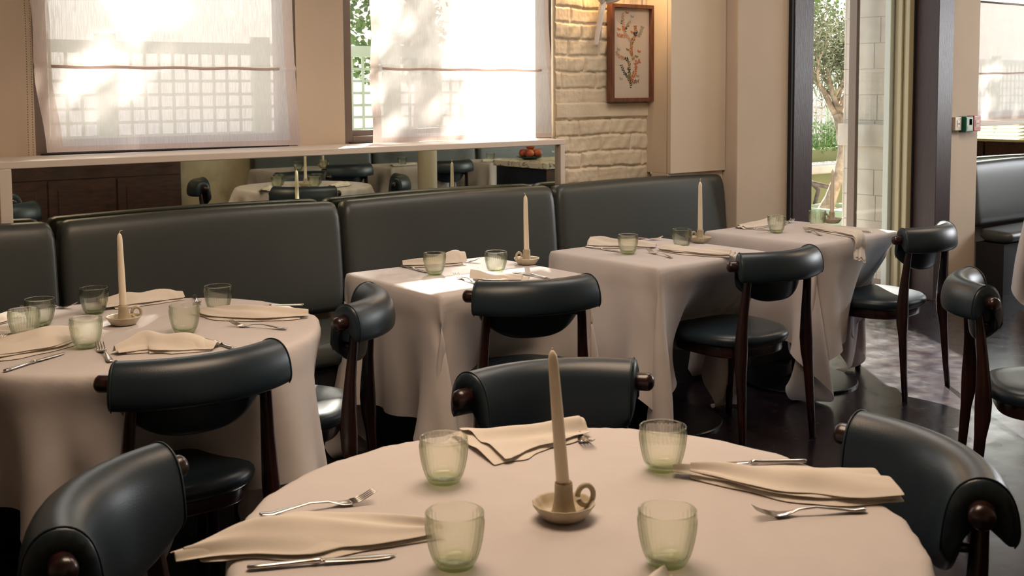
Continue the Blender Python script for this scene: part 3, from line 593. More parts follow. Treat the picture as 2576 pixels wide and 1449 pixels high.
# ------------------------------------------------------------------ tables and draped cloths
def make_table(kind, a, b, label, x, y, rot, name, top=.75):
    t = thing(name, label, 'table', (x, y, 0), rot)
    m = MB()
    if kind == 'rect': m.box(-a/2+.012, a/2-.012, -b/2+.012, b/2-.012, top-.034, top-.005)
    else: m.lathe([(0, top-.005), (a-.018, top-.005), (a-.014, top-.009), (a-.014, top-.028), (a-.02, top-.034), (0, top-.034)], 64)
    m.build('tabletop', WOOD, t)
    MB().lathe([(.035, .02), (.035, top-.036)], 24).build('column', IRON, t, smooth=True)
    MB().lathe([(0, 0), (.285, 0), (.285, .008), (.28, .012), (.06, .018), (.04, .03), (0, .03)], 64).build('base_plate', IRON, t, smooth=False)
    return t
def drape(kind, a, b, L_, n, rot, seed, seats, top=.7512, steps=150, trot_=0.0):
    """Position-based cloth falling over a table top (local coords). returns n*n points."""
    r = np.random.RandomState(seed); g = np.linspace(-L_/2, L_/2, n); h = g[1]-g[0]; gx, gy = g.copy(), g.copy()
    if kind == 'rect':
        for gg, hf in ((gx, a/2+.003), (gy, b/2+.003)):
            for sg in (-1, 1): gg[np.argmin(np.abs(gg-sg*hf))] = sg*hf
    X, Y = np.meshgrid(gx, gy)
    c, s_ = math.cos(rot), math.sin(rot); p = np.stack([c*X-s_*Y, s_*X+c*Y, np.full_like(X, top+.002)], -1)
    rr_ = np.hypot(p[..., 0], p[..., 1])
    if kind != 'rect':
        mm = np.abs(rr_-a) < h*.5; fs = (a+.003)/np.maximum(rr_, .01); p[mm, 0] *= fs[mm]; p[mm, 1] *= fs[mm]; rr_ = np.hypot(p[..., 0], p[..., 1])
    p0 = p.copy()
    p[..., 2] += r.uniform(-1, 1, X.shape)*.0015; q = p.copy()
    def con(sl1, sl2, rest, k, p):
        d = p[sl2]-p[sl1]; ln = np.sqrt((d*d).sum(-1, keepdims=True))+1e-9; cr = k*.5*(ln-rest)/ln*d; p[sl1] += cr; p[sl2] -= cr
    S = slice; sets = []
    for o in (0, 1):
        m = (n-o)//2*2; sets.append(((S(None), S(o, o+m, 2)), (S(None), S(o+1, o+m, 2)), h, 1.0)); sets.append(((S(o, o+m, 2), S(None)), (S(o+1, o+m, 2), S(None)), h, 1.0))
    for o in (0, 1):
        m = (n-o)//2*2; d2 = h*math.sqrt(2)
        sets.append(((S(o, o+m, 2), S(0, n-1)), (S(o+1, o+m, 2), S(1, n)), d2, .35)); sets.append(((S(o, o+m, 2), S(1, n)), (S(o+1, o+m, 2), S(0, n-1)), d2, .35))
    bend = []
    for ax in (0, 1):
        for o in range(4):
            i1 = np.arange(o, n-2, 4); i1 = i1[i1+2 < n]
            bend.append(((i1, S(None)), (i1+2, S(None)), 2*h, .38) if ax == 0 else ((S(None), i1), (S(None), i1+2), 2*h, .38))
    for ax in (0, 1):
        for o in range(8):
            i1 = np.arange(o, n-4, 8)
            bend.append(((i1, S(None)), (i1+4, S(None)), 4*h, .22) if ax == 0 else ((S(None), i1), (S(None), i1+4), 4*h, .22))
    fixed = ((np.abs(p[..., 0]) < a/2+.0031) & (np.abs(p[..., 1]) < b/2+.0031)) if kind == 'rect' else (rr_ < a+.0032)
    edge = ((np.abs(p[..., 0]) > a/2-.004) | (np.abs(p[..., 1]) > b/2-.004)) if kind == 'rect' else (rr_ > a-.004)
    p[fixed, 2] = top; p[fixed & edge, 2] = top-.0015; q = p.copy()
    sets = [(s1, s2, np.sqrt(((p0[s2]-p0[s1])**2).sum(-1, keepdims=True)), k) for s1, s2, _, k in sets]
    bend = [(s1, s2, np.sqrt(((p0[s2]-p0[s1])**2).sum(-1, keepdims=True)), k) for s1, s2, _, k in bend]
    marg = .004
    def collide(p):
        x, y, z = p[..., 0], p[..., 1], p[..., 2]
        if kind == 'rect':
            dx = a/2+marg-np.abs(x); dy = b/2+marg-np.abs(y); ins = (dx > 0) & (dy > 0) & (z < top) & (z > top-.04)
            sd_ = ins; mx = sd_ & (dx < dy); my = sd_ & ~(dx < dy); x[mx] += (np.sign(x)*dx)[mx]; y[my] += (np.sign(y)*dy)[my]
        else:
            rr = np.hypot(x, y)+1e-9; d = a+marg-rr; ins = (d > 0) & (z < top) & (z > top-.04)
            sd_ = ins; f = (a+marg)/rr; x[sd_] = (x*f)[sd_]; y[sd_] = (y*f)[sd_]
        for sx, sy, sf in seats:
            ddx, ddy = x-sx, y-sy; cx_, sx_ = math.cos(sf), math.sin(sf); lx = ddx*cx_+ddy*sx_; ly = -ddx*sx_+ddy*cx_
            ext = (.205 if abs(sx) < .2 else .15) if kind == 'rect' and abs(sf-PI/2) < .2 else .10
            inn = (lx > -.26) & (lx < ext) & (np.abs(ly) < (.225 if ext > .16 else .15 if ext > .12 else .11)) & (z < .476)
            push = np.minimum((ext-lx)[inn]*.12, .004); x[inn] += push*cx_; y[inn] += push*sx_
        np.maximum(z, .008, out=z)
        p[..., 0], p[..., 1], p[..., 2] = x, y, z
    dt = .022; frn = .55
    for st in range(steps):
        v = (p-q)*(.965 if st < steps-25 else .80); q = p.copy(); p = p+v; p[..., 2] -= 9.8*dt*dt
        ontop = (q[..., 2] >= top-.0005) & (q[..., 2] <= top+.003)
        if kind == 'rect': ontop &= (np.abs(q[..., 0]) < a/2-.01) & (np.abs(q[..., 1]) < b/2-.01)
        else: ontop &= (np.hypot(q[..., 0], q[..., 1]) < a-.01)
        for it in range(10):
            for s1, s2, rest, k in sets: con(s1, s2, rest, k, p)
            for s1, s2, rest, k in bend: con(s1, s2, rest, k, p)
            collide(p); p[fixed] = q[fixed]
        p[ontop, 0] += (q[ontop, 0]-p[ontop, 0])*frn; p[ontop, 1] += (q[ontop, 1]-p[ontop, 1])*frn
    return p
def put_cloth(kind, a, b, L_, x, y, trot, crot, seed, label, group, n=66, seats=True, steps=150):
    loc = []
    if seats:
        for sx, sy, sf in CH:
            dx, dy = sx-x, sy-y
            if math.hypot(dx, dy) < 1.0:
                c, s_ = math.cos(-trot), math.sin(-trot); loc.append((dx*c-dy*s_, dx*s_+dy*c, sf-trot))
    p = drape(kind, a, b, L_, n, crot, seed, loc, steps=steps)
    F = []
    for i in range(n-1):
        for j in range(n-1): k = i*n+j; F.append((k, k+1, k+n+1, k+n))
    o = mesh_obj('tablecloth', p.reshape(-1, 3), F, LINEN, None, True, (('sub', 1),))
    o.location = (x, y, 0); o.rotation_euler = (0, 0, trot)
    return tag(o, label, 'tablecloth', group), p
GC = 'white cloths on the square tables'
TT = [(2.152, 3.205, .0141), (3.159, 3.168, .0343), (4.198, 3.214, .0413)]
TA, TB = .691, .655
names = [('square table in the sun under a white cloth, third from the door', 'white cloth on the sunlit square table, near corner fold hanging low', 'sunlit square table'),
         ('square table under a white cloth, between two other square tables', 'white cloth on the middle square table, pale corner fold beside a chair', 'middle square table'),
         ('square table nearest the garden door, with round base plate showing', 'white cloth on the square table by the garden door, hem lit from behind', 'square table by the garden door')]
for k, (bx, by, ra) in enumerate(TT):
    cx = bx+TA/2*math.cos(ra)-TB/2*math.sin(ra); cy = by+TA/2*math.sin(ra)+TB/2*math.cos(ra)
    make_table('rect', TA, TB, names[k][0], cx, cy, ra, 'square_table')
    put_cloth('rect', TA, TB, 1.60, cx, cy, ra, 0.0, 5+k, names[k][1], GC)
MX, MY, MR = 1.166, 1.362, .545
LX, LY, LR = 1.132, 3.318, .548
make_table('disc', MR, 0, 'large round table in front under a white cloth', MX, MY, 0, 'round_table')
put_cloth('disc', MR, 0, 1.78, MX, MY, 0, math.radians(20), 21, 'white cloth on the round table in front, filling the bottom of the view', 'white cloths on the round tables', n=80)
make_table('disc', LR, 0, 'round table at the left beside the banquette', LX, LY, 0, 'round_table')
put_cloth('disc', LR, 0, 1.78, LX, LY, 0, math.radians(28), 33, 'white cloth on the left round table, sun streak on its right rim', 'white cloths on the round tables', n=80)
make_table('disc', .50, 0, 'round table seen only in the mirror strip, two chairs before it', 3.94, 1.45, 0, 'round_table')
put_cloth('disc', .50, 0, 1.24, 3.94, 1.45, 0, .3, 41, 'white cloth on the round table seen in the mirror strip', 'white cloths on the round tables', n=56, steps=110, seats=False)
RT = [(4.77, -.25, 'left'), (5.80, -.10, 'middle'), (6.88, -.05, 'right')]
rp = None
for k, (x, y, nm) in enumerate(RT):
    make_table('rect', TA, TB, 'rear square table in the mirror, ' + {'left': 'leftmost of three', 'middle': 'half behind the pale pillar', 'right': 'beside the marble counter'}[nm], x, y, 0, 'square_table')
    if rp is None:
        rp, _ = put_cloth('rect', TA, TB, 1.5, x, y, 0, 0, 51, 'white cloth in the mirror on the leftmost rear square table', GC, n=56, seats=False, steps=110)
    else:
        c = rp.copy(); COL.objects.link(c); c.location = (x, y, 0); c['label'] = 'white cloth in the mirror on the rear square table ' + {'middle': 'half behind the pale pillar', 'right': 'beside the marble counter'}[nm]
make_table('rect', TA, TB, 'square table past the right edge before the far banquette', 7.56, 3.50, 0, 'square_table')
c = rp.copy(); COL.objects.link(c); c.location = (7.56, 3.50, 0); c['label'] = 'white cloth corner hanging at the right edge before the far banquette'

# ------------------------------------------------------------------ tumblers
def make_glass():
    H, R, R0 = .083, .0433, .0275
    outer = [(0, .0012), (.018, .0006), (.024, 0), (.0268, .0012), (R0+.001, .004)]
    for k in range(1, 15):
        z = .004+(.079-.004)*k/14; u = z/H; r = R0+(R-R0)*(1-(1-u)**2.3); outer.append((r, z))
    rim = [(R+.0001, .0812), (R-.0004, .0826), (R-.0014, .0830), (R-.0023, .0824)]
    inner = []
    for k in range(14, 0, -1):
        z = .010+(.079-.010)*k/14; u = z/H; r = R0+(R-R0)*(1-(1-u)**2.3)-.0026; inner.append((r, z))
    inner += [(.020, .0098), (.010, .0092), (0, .0090)]
    prof = outer+rim+inner; no, nr = len(outer), len(rim)
    def mod(k, a, z):
        if k < no and .006 < z < .073: return 1+.030*abs(math.cos(17*a))*min(1, (z-.006)/.01)*min(1, (.073-z)/.004)
        return 1
    t = MB().lathe(prof, 204, mod=mod).build('water_glass', TUMBLER, None, smooth=True)
    return tag(t, '', 'glass')
glass = Proto(make_glass())
ZT = .7530
GG = [((1.11, 1.649), 'ribbed pale green glass on the front table, left of the candle and farther back', 0), ((.919, 1.339), 'ribbed pale green glass on the front table, left of the candle and nearest', 0),
      ((1.462, 1.453), 'ribbed pale green glass on the front table beside the right napkin tip', 0), ((1.168, 1.151), 'ribbed pale green glass at the front right, napkin corner before it', 0),
      ((2.386, 3.592), 'ribbed glass on the sunlit table before the rolled napkin, casting a ring shadow', 1), ((2.59, 3.474), 'ribbed glass on the sunlit table between napkin and candle holder', 1),
      ((3.326, 3.518), 'ribbed glass on the middle square table, napkin behind it', 1), ((3.639, 3.504), 'ribbed glass on the middle square table beside the candle holder', 1),
      ((4.372, 3.578), 'ribbed glass on the door-side square table, standing alone at its left', 1), ((4.703, 3.589), 'ribbed glass on the door-side square table just left of its candle holder', 1),
      ((.934, 3.554), 'ribbed glass on the left round table, half hidden by another glass', 2), ((1.122, 3.642), 'ribbed glass on the left round table just left of the candle, at the back', 2),
      ((.85, 3.404), 'ribbed glass on the left round table nearest the left edge of the view', 2), ((.95, 3.163), 'ribbed glass on the left round table above the fork tines, in front of the candle', 2),
      ((1.233, 3.171), 'ribbed glass on the left round table right of the candle, beside the knife tip', 2), ((1.443, 3.422), 'ribbed glass on the left round table farthest right, against the banquette', 2),
      ((3.70, 1.50), 'glass in the mirror on the round table, at its left front', 3), ((3.80, 1.33), 'glass in the mirror on the round table, at its left rear', 3),
      ((3.90, 1.70), 'glass in the mirror on the round table, at its right front', 3), ((4.05, 1.45), 'glass in the mirror on the round table, at its right rear', 3),
      ((4.66, -.05), 'glass in the mirror on the leftmost rear table, left of the chair', 3), ((4.95, -.12), 'glass in the mirror just above the roll of a chair back', 3),
      ((5.70, .03), 'glass in the mirror on the rear table left of the pale pillar', 3), ((6.72, .05), 'glass in the mirror on the rear table beside the marble counter', 3)]
GRP = ['glasses on the front round table', 'glasses on the row of square tables', 'glasses on the left round table', 'glasses seen in the mirror']
for k, ((x, y), lb, gi) in enumerate(GG): glass.put((x, y, ZT), k*.7, lb, GRP[gi])

# ------------------------------------------------------------------ candle holders and candles
def make_holder():
    t = thing('candle_holder', '', 'candle holder')
    prof = [(0, .0), (.030, .0), (.036, .002), (.044, .012), (.0500, .0215), (.0515, .0245), (.0500, .0260), (.0470, .0245), (.041, .016), (.034, .0085), (.020, .0065), (0, .006)]
    MB().lathe(prof, 72, mod=lambda k, a, z: 1+(.016*math.cos(14*a) if 4 <= k <= 8 else 0)).build('dish', CERAMIC, t, smooth=True)
    MB().lathe([(.0225, .005), (.0195, .012), (.0165, .026), (.0150, .040), (.0148, .0555), (.0142, .0580), (.0118, .0585), (.0112, .056), (.0112, .040)], 48).build('socket', CERAMIC, t, smooth=True)
    MB().lathe([(.0143, .0577), (.0135, .0590), (.0120, .0588), (.0117, .0577)], 48).build('rim', RUST, t, smooth=True)
    pts = []; 
    for k in range(19):
        a = -2.7+5.9*k/18; pts.append((.0375+.0135*math.cos(a)*1.0, 0, .0335+.0165*math.sin(a)))
    MB().tube(pts, .0046, 12).build('handle', CERAMIC, t, smooth=True); return t
holder = Proto(make_holder())
def candle(x, y, hz, lean, wick, label, group, top=None):
    H = .2235 if top is None else top; t = thing('taper_candle', label, 'candle', (x, y, ZT+.041), 0, group)
    ln = Vector((lean[0], lean[1], 0)); m = MB(); rings = []
    for u, r in ((0, .0110), (.05, .0110), (.3, .0105), (.6, .0096), (.85, .0085), (.93, .0080), (.965, .0066), (.985, .0040), (1.0, .0012)):
        c = ln*u; z = u*(H-.041+.0545); rings.append([(c.x+r*math.cos(2*PI*i/28), c.y+r*math.sin(2*PI*i/28), z) for i in range(28)])
    m.loft(rings).build('wax', WAX, t, smooth=True)
    zt = (H-.041+.0545)-.001; MB().tube([(ln.x+a_, ln.y+b_, zt+c_) for a_, b_, c_ in wick], [.0014, .0013, .0012, .0009][:len(wick)], 8).build('wick', WICK, t, smooth=True)
    return t
cr = (math.cos(YAW), -math.sin(YAW))
def wk(h, bx): return [(0, 0, 0), (cr[0]*bx*.1, cr[1]*bx*.1, h*.4), (cr[0]*bx*.3, cr[1]*bx*.3, h*.9), (cr[0]*bx, cr[1]*bx, h)]
HS = [((1.169, 1.388), -YAW+.25, (-.0140, .0107), wk(.004, 0), 'stoneware candle holder at the centre of the front round table', 'ivory taper candle leaning slightly on the front round table'),
      ((1.137, 3.412), -YAW+.35, (-.0035, .003), wk(.009, .010), 'stoneware candle holder on the left round table, ring handle to its right', 'ivory taper candle with bent wick on the left round table'),
      ((2.815, 3.569), -YAW+PI+.6, (-.003, .002), wk(.010, -.006), 'stoneware candle holder on the sunlit square table', 'ivory taper candle on the sunlit square table'),
      ((3.83, 3.573), -YAW+PI+.5, (-.001, .001), wk(.016, .003), 'stoneware candle holder on the middle square table', 'ivory taper candle with long wick on the middle square table'),
      ((4.90, 3.648), -YAW+PI+.35, (.001, 0), wk(.006, 0), 'stoneware candle holder on the square table by the garden door', 'ivory taper candle standing before the garden door glass'),
      ((3.92, 1.52), .4, (0, 0), wk(.006, 0), 'candle holder on the round table seen in the mirror', 'taper candle on the round table seen in the mirror'),
      ((5.04, -.30), .4, (0, 0), wk(.006, 0), 'candle holder in the mirror on the leftmost rear table', 'taper candle in the mirror on the leftmost rear table'),
      ((6.06, -.05), .4, (0, 0), wk(.006, 0), 'candle holder in the mirror on the table behind the pale pillar', 'taper candle in the mirror right of the pale pillar')]
for (x, y), rz, lean, wick, lh, lc in HS:
    holder.put((x, y, ZT), rz, lh, 'stoneware candle holders'); candle(x, y, rz, lean, wick, lc, 'ivory taper candles')

# ------------------------------------------------------------------ cutlery (length along +x from the handle end, origin at the handle end)
def blade_loft(m, st):
    rings = []
    for x, y, z, hw, hh in st:
        rings.append([(x, y+hw*math.cos(2*PI*i/14), z+hh*math.sin(2*PI*i/14)) for i in range(14)])
    m.loft(rings)
def make_knife():
    m = MB(); blade_loft(m, [(0, 0, .0035, .003, .002), (.004, 0, .0035, .0068, .0032), (.02, 0, .0036, .0072, .0034), (.06, 0, .0040, .0055, .0034), (.092, 0, .0045, .0046, .0034), (.098, 0, .0046, .0062, .0044), (.103, 0, .0046, .0062, .0044), (.108, 0, .0045, .0046, .003)])
    h = tag(m.build('knife', STEEL, None, smooth=True), '', 'knife')
    b = MB(); blade_loft(b, [(.106, 0, .0045, .0045, .0022), (.115, 0, .0038, .0072, .0012), (.15, .0005, .003, .0088, .0010), (.19, .001, .0022, .0090, .0009), (.207, .002, .0019, .0072, .0008), (.216, .0045, .0018, .0035, .0006), (.219, .006, .0018, .0008, .0004)])
    b.build('blade', STEEL, h, smooth=True); return h
def make_fork():
    m = MB(); blade_loft(m, [(0, 0, .0045, .004, .0018), (.004, 0, .0040, .0085, .0022), (.02, 0, .0028, .0090, .0020), (.05, 0, .0065, .0055, .0020), (.085, 0, .0110, .0030, .0020), (.115, 0, .0090, .0030, .0020), (.128, 0, .0052, .0060, .0016), (.140, 0, .0030, .0110, .0012), (.152, 0, .0030, .0125, .0011), (.157, 0, .0036, .0125, .0010)])
    for k in range(4):
        y = -.0102+.0068*k; m.tube([(.153, y, .0034), (.165, y, .0052), (.178, y, .0095), (.190, y, .0155), (.196, y, .0190)], [.0021, .0020, .0018, .0014, .0006], 8, flat=.6)
    return tag(m.build('fork', STEEL, None, smooth=True), '', 'fork')
knife, fork = Proto(make_knife()), Proto(make_fork())
def lay(pr, a, b, label, group, dz=0.0, frm='a'):
    ang = math.atan2(b[1]-a[1], b[0]-a[0]); L0 = .219 if pr is knife else .196
    if frm == 'b': a = (b[0]-L0*math.cos(ang), b[1]-L0*math.sin(ang))
    return pr.put((a[0], a[1], ZT+dz), ang, label, group)
GK = ['cutlery on the front round table', 'cutlery on the left round table', 'cutlery on the square tables']
lay(knife, (.674, 1.52), (.871, 1.421), 'silver table knife at the bottom left, before the big folded napkin', GK[0])
lay(fork, (.778, 1.70), (.955, 1.652), 'silver fork lying under the peaked napkin at the front left', GK[0])
lay(fork, (1.522, 1.795), (1.439, 1.628), 'silver fork beyond the front candle, tines towards us', GK[0], frm='b')
lay(knife, (1.70, 1.313), (1.516, 1.434), 'silver table knife above the right napkin of the front table', GK[0])
lay(fork, (1.576, 1.097), (1.434, 1.181), 'silver fork at the front right, tines under the napkin curl', GK[0])
lay(fork, (.95, 3.92), (1.105, 3.769), 'silver fork behind two glasses at the back of the left round table', GK[1], frm='b')
lay(fork, (1.492, 3.738), (1.439, 3.583), 'silver fork pointing at us between two glasses of the left round table', GK[1])
lay(knife, (1.648, 3.232), (1.45, 3.335), 'silver knife on the right napkin of the left round table', GK[1], .022)
lay(fork, (1.486, 3.025), (1.355, 3.221), 'silver fork above the back of the left table chair', GK[1])
lay(knife, (1.255, 2.90), (1.235, 3.104), 'silver knife half hidden behind the left table chair back', GK[1], frm='b')
lay(fork, (.936, 2.90), (.975, 3.134), 'silver fork with only its tines showing beside the left table chair', GK[1], frm='b')
lay(knife, (.699, 3.01), (.906, 3.141), 'silver knife on the left round table near the left edge, before a napkin', GK[1])
lay(knife, (.68, 3.50), (.855, 3.60), 'silver knife cut by the left edge behind the leftmost glass', GK[1], frm='b')
lay(fork, (.66, 3.36), (.800, 3.406), 'silver fork with its tips just inside the left edge', GK[1], frm='b')
lay(knife, (2.394, 3.852), (2.385, 3.651), 'silver knife at the left rear of the sunlit table, beside the rolled napkin', GK[2])
lay(fork, (2.56, 3.87), (2.694, 3.723), 'silver fork behind the two glasses of the sunlit table', GK[2], frm='b')
lay(fork, (2.378, 3.30), (2.415, 3.503), 'silver fork at the front of the sunlit table, tines away from the chair', GK[2])
lay(knife, (2.65, 3.224), (2.647, 3.431), 'silver knife at the front right of the sunlit table under its candle', GK[2])
lay(knife, (3.324, 3.792), (3.334, 3.571), 'silver knife at the left rear of the middle square table', GK[2])
lay(fork, (3.60, 3.85), (3.76, 3.741), 'silver fork at the back of the middle square table', GK[2], frm='b')
lay(fork, (3.375, 3.30), (3.423, 3.496), 'silver fork at the near corner of the middle square table', GK[2], frm='b')
lay(knife, (3.685, 3.23), (3.704, 3.453), 'silver knife under the candle of the middle square table', GK[2], frm='b')
lay(knife, (4.363, 3.831), (4.41, 3.661), 'silver knife at the left rear of the door-side square table', GK[2])
lay(fork, (4.62, 3.743), (4.80, 3.821), 'silver fork behind the lone glass of the door-side square table', GK[2])
lay(fork, (4.42, 3.33), (4.534, 3.533), 'silver fork near the overhanging napkin of the door-side square table', GK[2], frm='b')
lay(knife, (4.712, 3.277), (4.707, 3.491), 'silver knife at the front right of the door-side square table', GK[2])

# ------------------------------------------------------------------ napkins: a folded strip of linen lofted along a spine
def napkin(spine, w, hump, label, group, layers=3, gap=.0020, seed=1, stag=.02, peak=.5, curl=0.0, drop=None, amp=.0055):
    """w: half widths along the spine, hump: heights along the spine"""
    ns, nq = 44, 22*layers; sp = np.array(spine, float); d = np.r_[0, np.cumsum(np.hypot(*np.diff(sp, axis=0).T))]; Lt = d[-1]
    s = np.linspace(0, 1, ns); r = np.random.RandomState(seed)
    def smooth(v):
        t = np.interp(s, np.linspace(0, 1, len(v)), v); 
        for _ in range(6): t[1:-1] = (t[:-2]+2*t[1:-1]+t[2:])/4
        return t
    X = np.interp(s*Lt, d, sp[:, 0]); Y = np.interp(s*Lt, d, sp[:, 1])
    for _ in range(10): X[1:-1] = (X[:-2]+2*X[1:-1]+X[2:])/4; Y[1:-1] = (Y[:-2]+2*Y[1:-1]+Y[2:])/4
    W = smooth(w); H = smooth(hump); tx = np.gradient(X); ty = np.gradient(Y); tl = np.hypot(tx, ty); tx /= tl; ty /= tl
    V = []
    for i in range(ns):
        for j in range(nq+1):
            q = j/nq*layers; k = min(int(q), layers-1); f = q-k; f2 = .5-.5*math.cos(PI*f)*(1) if False else f
            v = (2*f2-1)*(1 if k % 2 == 0 else -1)
            zz = k*gap+gap*(.5-.5*math.cos(PI*min(1, max(0, (f-.80)/.20))))*(1 if k < layers-1 else 0)
            vs = v*(1-.035*k)
            endst = stag*(r.rand(layers+1)[0]*0+math.sin(k*2.1+seed))*(1 if i > ns-6 or i < 5 else 0)*abs((i-(ns/2))/(ns/2))**6
            hh = H[i]*math.exp(-((vs-(peak*2-1))/.62)**2)*(.75+.25*(k+1)/layers)*(1+.25*math.sin(s[i]*10+seed)*math.cos(vs*3+seed))
            wv = amp*(math.sin(vs*5.5+s[i]*3+seed)+.6*math.sin(vs*9+s[i]*7+seed*2))*(.35+.65*(k+1)/layers)
            ed = max(0.0, 1-vs*vs)
            z = max(0.0, hh*ed**.3+(wv*.9+amp*.9)*ed)+zz+.0008
            wi = W[i]*(1+.07*math.sin(s[i]*11+seed+k)+.03*math.sin(s[i]*23+seed*3+k*2))
            x = X[i]-ty[i]*vs*wi+tx[i]*endst; y = Y[i]+tx[i]*vs*wi+ty[i]*endst
            if drop is not None:
                nx_, ny_, dd = drop; over = (x*nx_+y*ny_)-dd
                if over > 0:
                    a_ = min(1.2, over*16); x -= nx_*over*(1-math.cos(a_))*.9; y -= ny_*over*(1-math.cos(a_))*.9; z -= over*math.sin(a_)*.95-.0015
            V.append((x, y, ZT+z))
    F = []; m = nq+1
    for i in range(ns-1):
        for j in range(nq): a_ = i*m+j; F.append((a_, a_+1, a_+m+1, a_+m))
    c = np.mean(np.array(V), axis=0); c[2] = ZT; V = np.array(V)-c
    o = mesh_obj('napkin', V, F, NAPKIN, None, True, (('sol', .0012, 1), ('sub', 1))); o.location = tuple(c)
    return tag(o, label, 'napkin', group)
NG = ['napkins on the front round table', 'napkins on the left round table', 'napkins on the square tables']
napkin([(.615, 1.612), (.72, 1.60), (.83, 1.55), (.90, 1.50), (.965, 1.462)], [.022, .055, .085, .06, .022], [.006, .022, .030, .016, .006], 'cream napkin with a raised peak at the front left, over the fork', NG[0], seed=2, peak=.62, amp=.005, gap=.003)
napkin([(1.275, 1.77), (1.345, 1.755), (1.415, 1.738), (1.490, 1.722)], [.118, .090, .060, .040], [.006, .010, .016, .020], 'cream napkin fanned flat beyond the candle, against the facing chair', NG[0], seed=5, peak=.5, gap=.003)
napkin([(1.468, 1.408), (1.515, 1.345), (1.57, 1.26), (1.64, 1.175), (1.69, 1.145)], [.012, .045, .080, .085, .075], [.004, .012, .018, .016, .008], 'long cream napkin at the right of the front table, pointing to the chair', NG[0], seed=7, peak=.42, gap=.003, layers=4, amp=.005)
napkin([(.94, .98), (1.02, 1.045), (1.085, 1.095), (1.125, 1.118)], [.08, .07, .045, .015], [.006, .012, .020, .006], 'cream napkin corner at the bottom edge before a glass', NG[0], seed=11)
napkin([(1.185, 3.715), (1.26, 3.72), (1.35, 3.735), (1.435, 3.725)], [.045, .060, .055, .040], [.010, .030, .022, .018], 'cream napkin behind the candle of the left round table', NG[1], seed=13, gap=.003)
napkin([(1.39, 3.43), (1.43, 3.32), (1.49, 3.24), (1.56, 3.19), (1.615, 3.16)], [.03, .055, .06, .045, .03], [.008, .018, .026, .020, .01], 'cream napkin at the right side of the left round table, fork along it', NG[1], seed=17, gap=.003)
napkin([(1.00, 3.03), (1.07, 3.045), (1.15, 3.00), (1.22, 2.93)], [.02, .07, .075, .04], [.008, .040, .028, .010], 'cream napkin standing up just above the left table chair back', NG[1], seed=19)
napkin([(.66, 3.24), (.76, 3.215), (.86, 3.225), (.945, 3.262)], [.075, .075, .06, .032], [.016, .030, .038, .030], 'cream napkin at the left edge with a rounded fold, knife before it', NG[1], seed=23, gap=.003, layers=4)
napkin([(.79, 3.66), (.85, 3.71), (.91, 3.755)], [.04, .045, .03], [.006, .010, .006], 'cream napkin sliver at the left edge, farthest back on the table', NG[1], seed=27)
napkin([(.68, 3.52), (.77, 3.50), (.86, 3.49)], [.04, .045, .03], [.006, .012, .008], 'cream napkin behind the leftmost glass on the left round table', NG[1], seed=29)
napkin([(2.41, 3.84), (2.48, 3.80), (2.55, 3.77), (2.625, 3.755)], [.03, .045, .042, .036], [.006, .012, .030, .040], 'rolled white napkin in the sun behind a glass', NG[2], seed=31, gap=.003)
napkin([(2.43, 3.40), (2.49, 3.33), (2.56, 3.26)], [.04, .05, .035], [.022, .016, .008], 'white napkin showing above the chair back at the sunlit table', NG[2], seed=33, gap=.003)
napkin([(3.365, 3.80), (3.42, 3.73), (3.49, 3.65), (3.54, 3.585)], [.05, .05, .05, .035], [.034, .018, .022, .008], 'cream napkin with an upturned end behind a glass, middle square table', NG[2], seed=37, gap=.003)
napkin([(3.52, 3.50), (3.53, 3.37), (3.555, 3.26), (3.60, 3.18)], [.035, .05, .045, .03], [.008, .016, .014, .008], 'cream folded napkin above the chair at the middle square table', NG[2], seed=41, gap=.003, layers=4)
napkin([(4.37, 3.80), (4.47, 3.79), (4.57, 3.80), (4.65, 3.83)], [.04, .05, .05, .035], [.006, .012, .026, .020], 'cream napkin behind the lone glass, door-side square table', NG[2], seed=43)
napkin([(4.63, 3.57), (4.60, 3.43), (4.56, 3.30), (4.515, 3.19), (4.48, 3.10)], [.03, .045, .05, .045, .04], [.008, .018, .020, .012, .006], 'cream napkin hanging over the table edge near the garden door', NG[2], seed=47, gap=.003, layers=4, drop=(.04, -1, -3.045))
napkin([(5.58, .06), (5.72, .02), (5.85, .0)], [.04, .05, .04], [.01, .015, .01], 'napkin in the mirror on the rear table left of the pale pillar', NG[2], seed=53)
napkin([(6.60, .1), (6.72, .12), (6.84, .08)], [.035, .04, .04], [.01, .015, .01], 'napkin in the mirror on the rear table beside the marble counter', NG[2], seed=57)
napkin([(4.02, 1.75), (4.12, 1.70), (4.22, 1.60)], [.05, .06, .04], [.01, .03, .012], 'peaked napkin in the mirror on the round table', 'napkins on the front round table', seed=59)
napkin([(3.50, 1.70), (3.58, 1.62), (3.62, 1.52)], [.05, .05, .03], [.01, .02, .012], 'flat napkin in the mirror at the left of the round table', 'napkins on the front round table', seed=61)

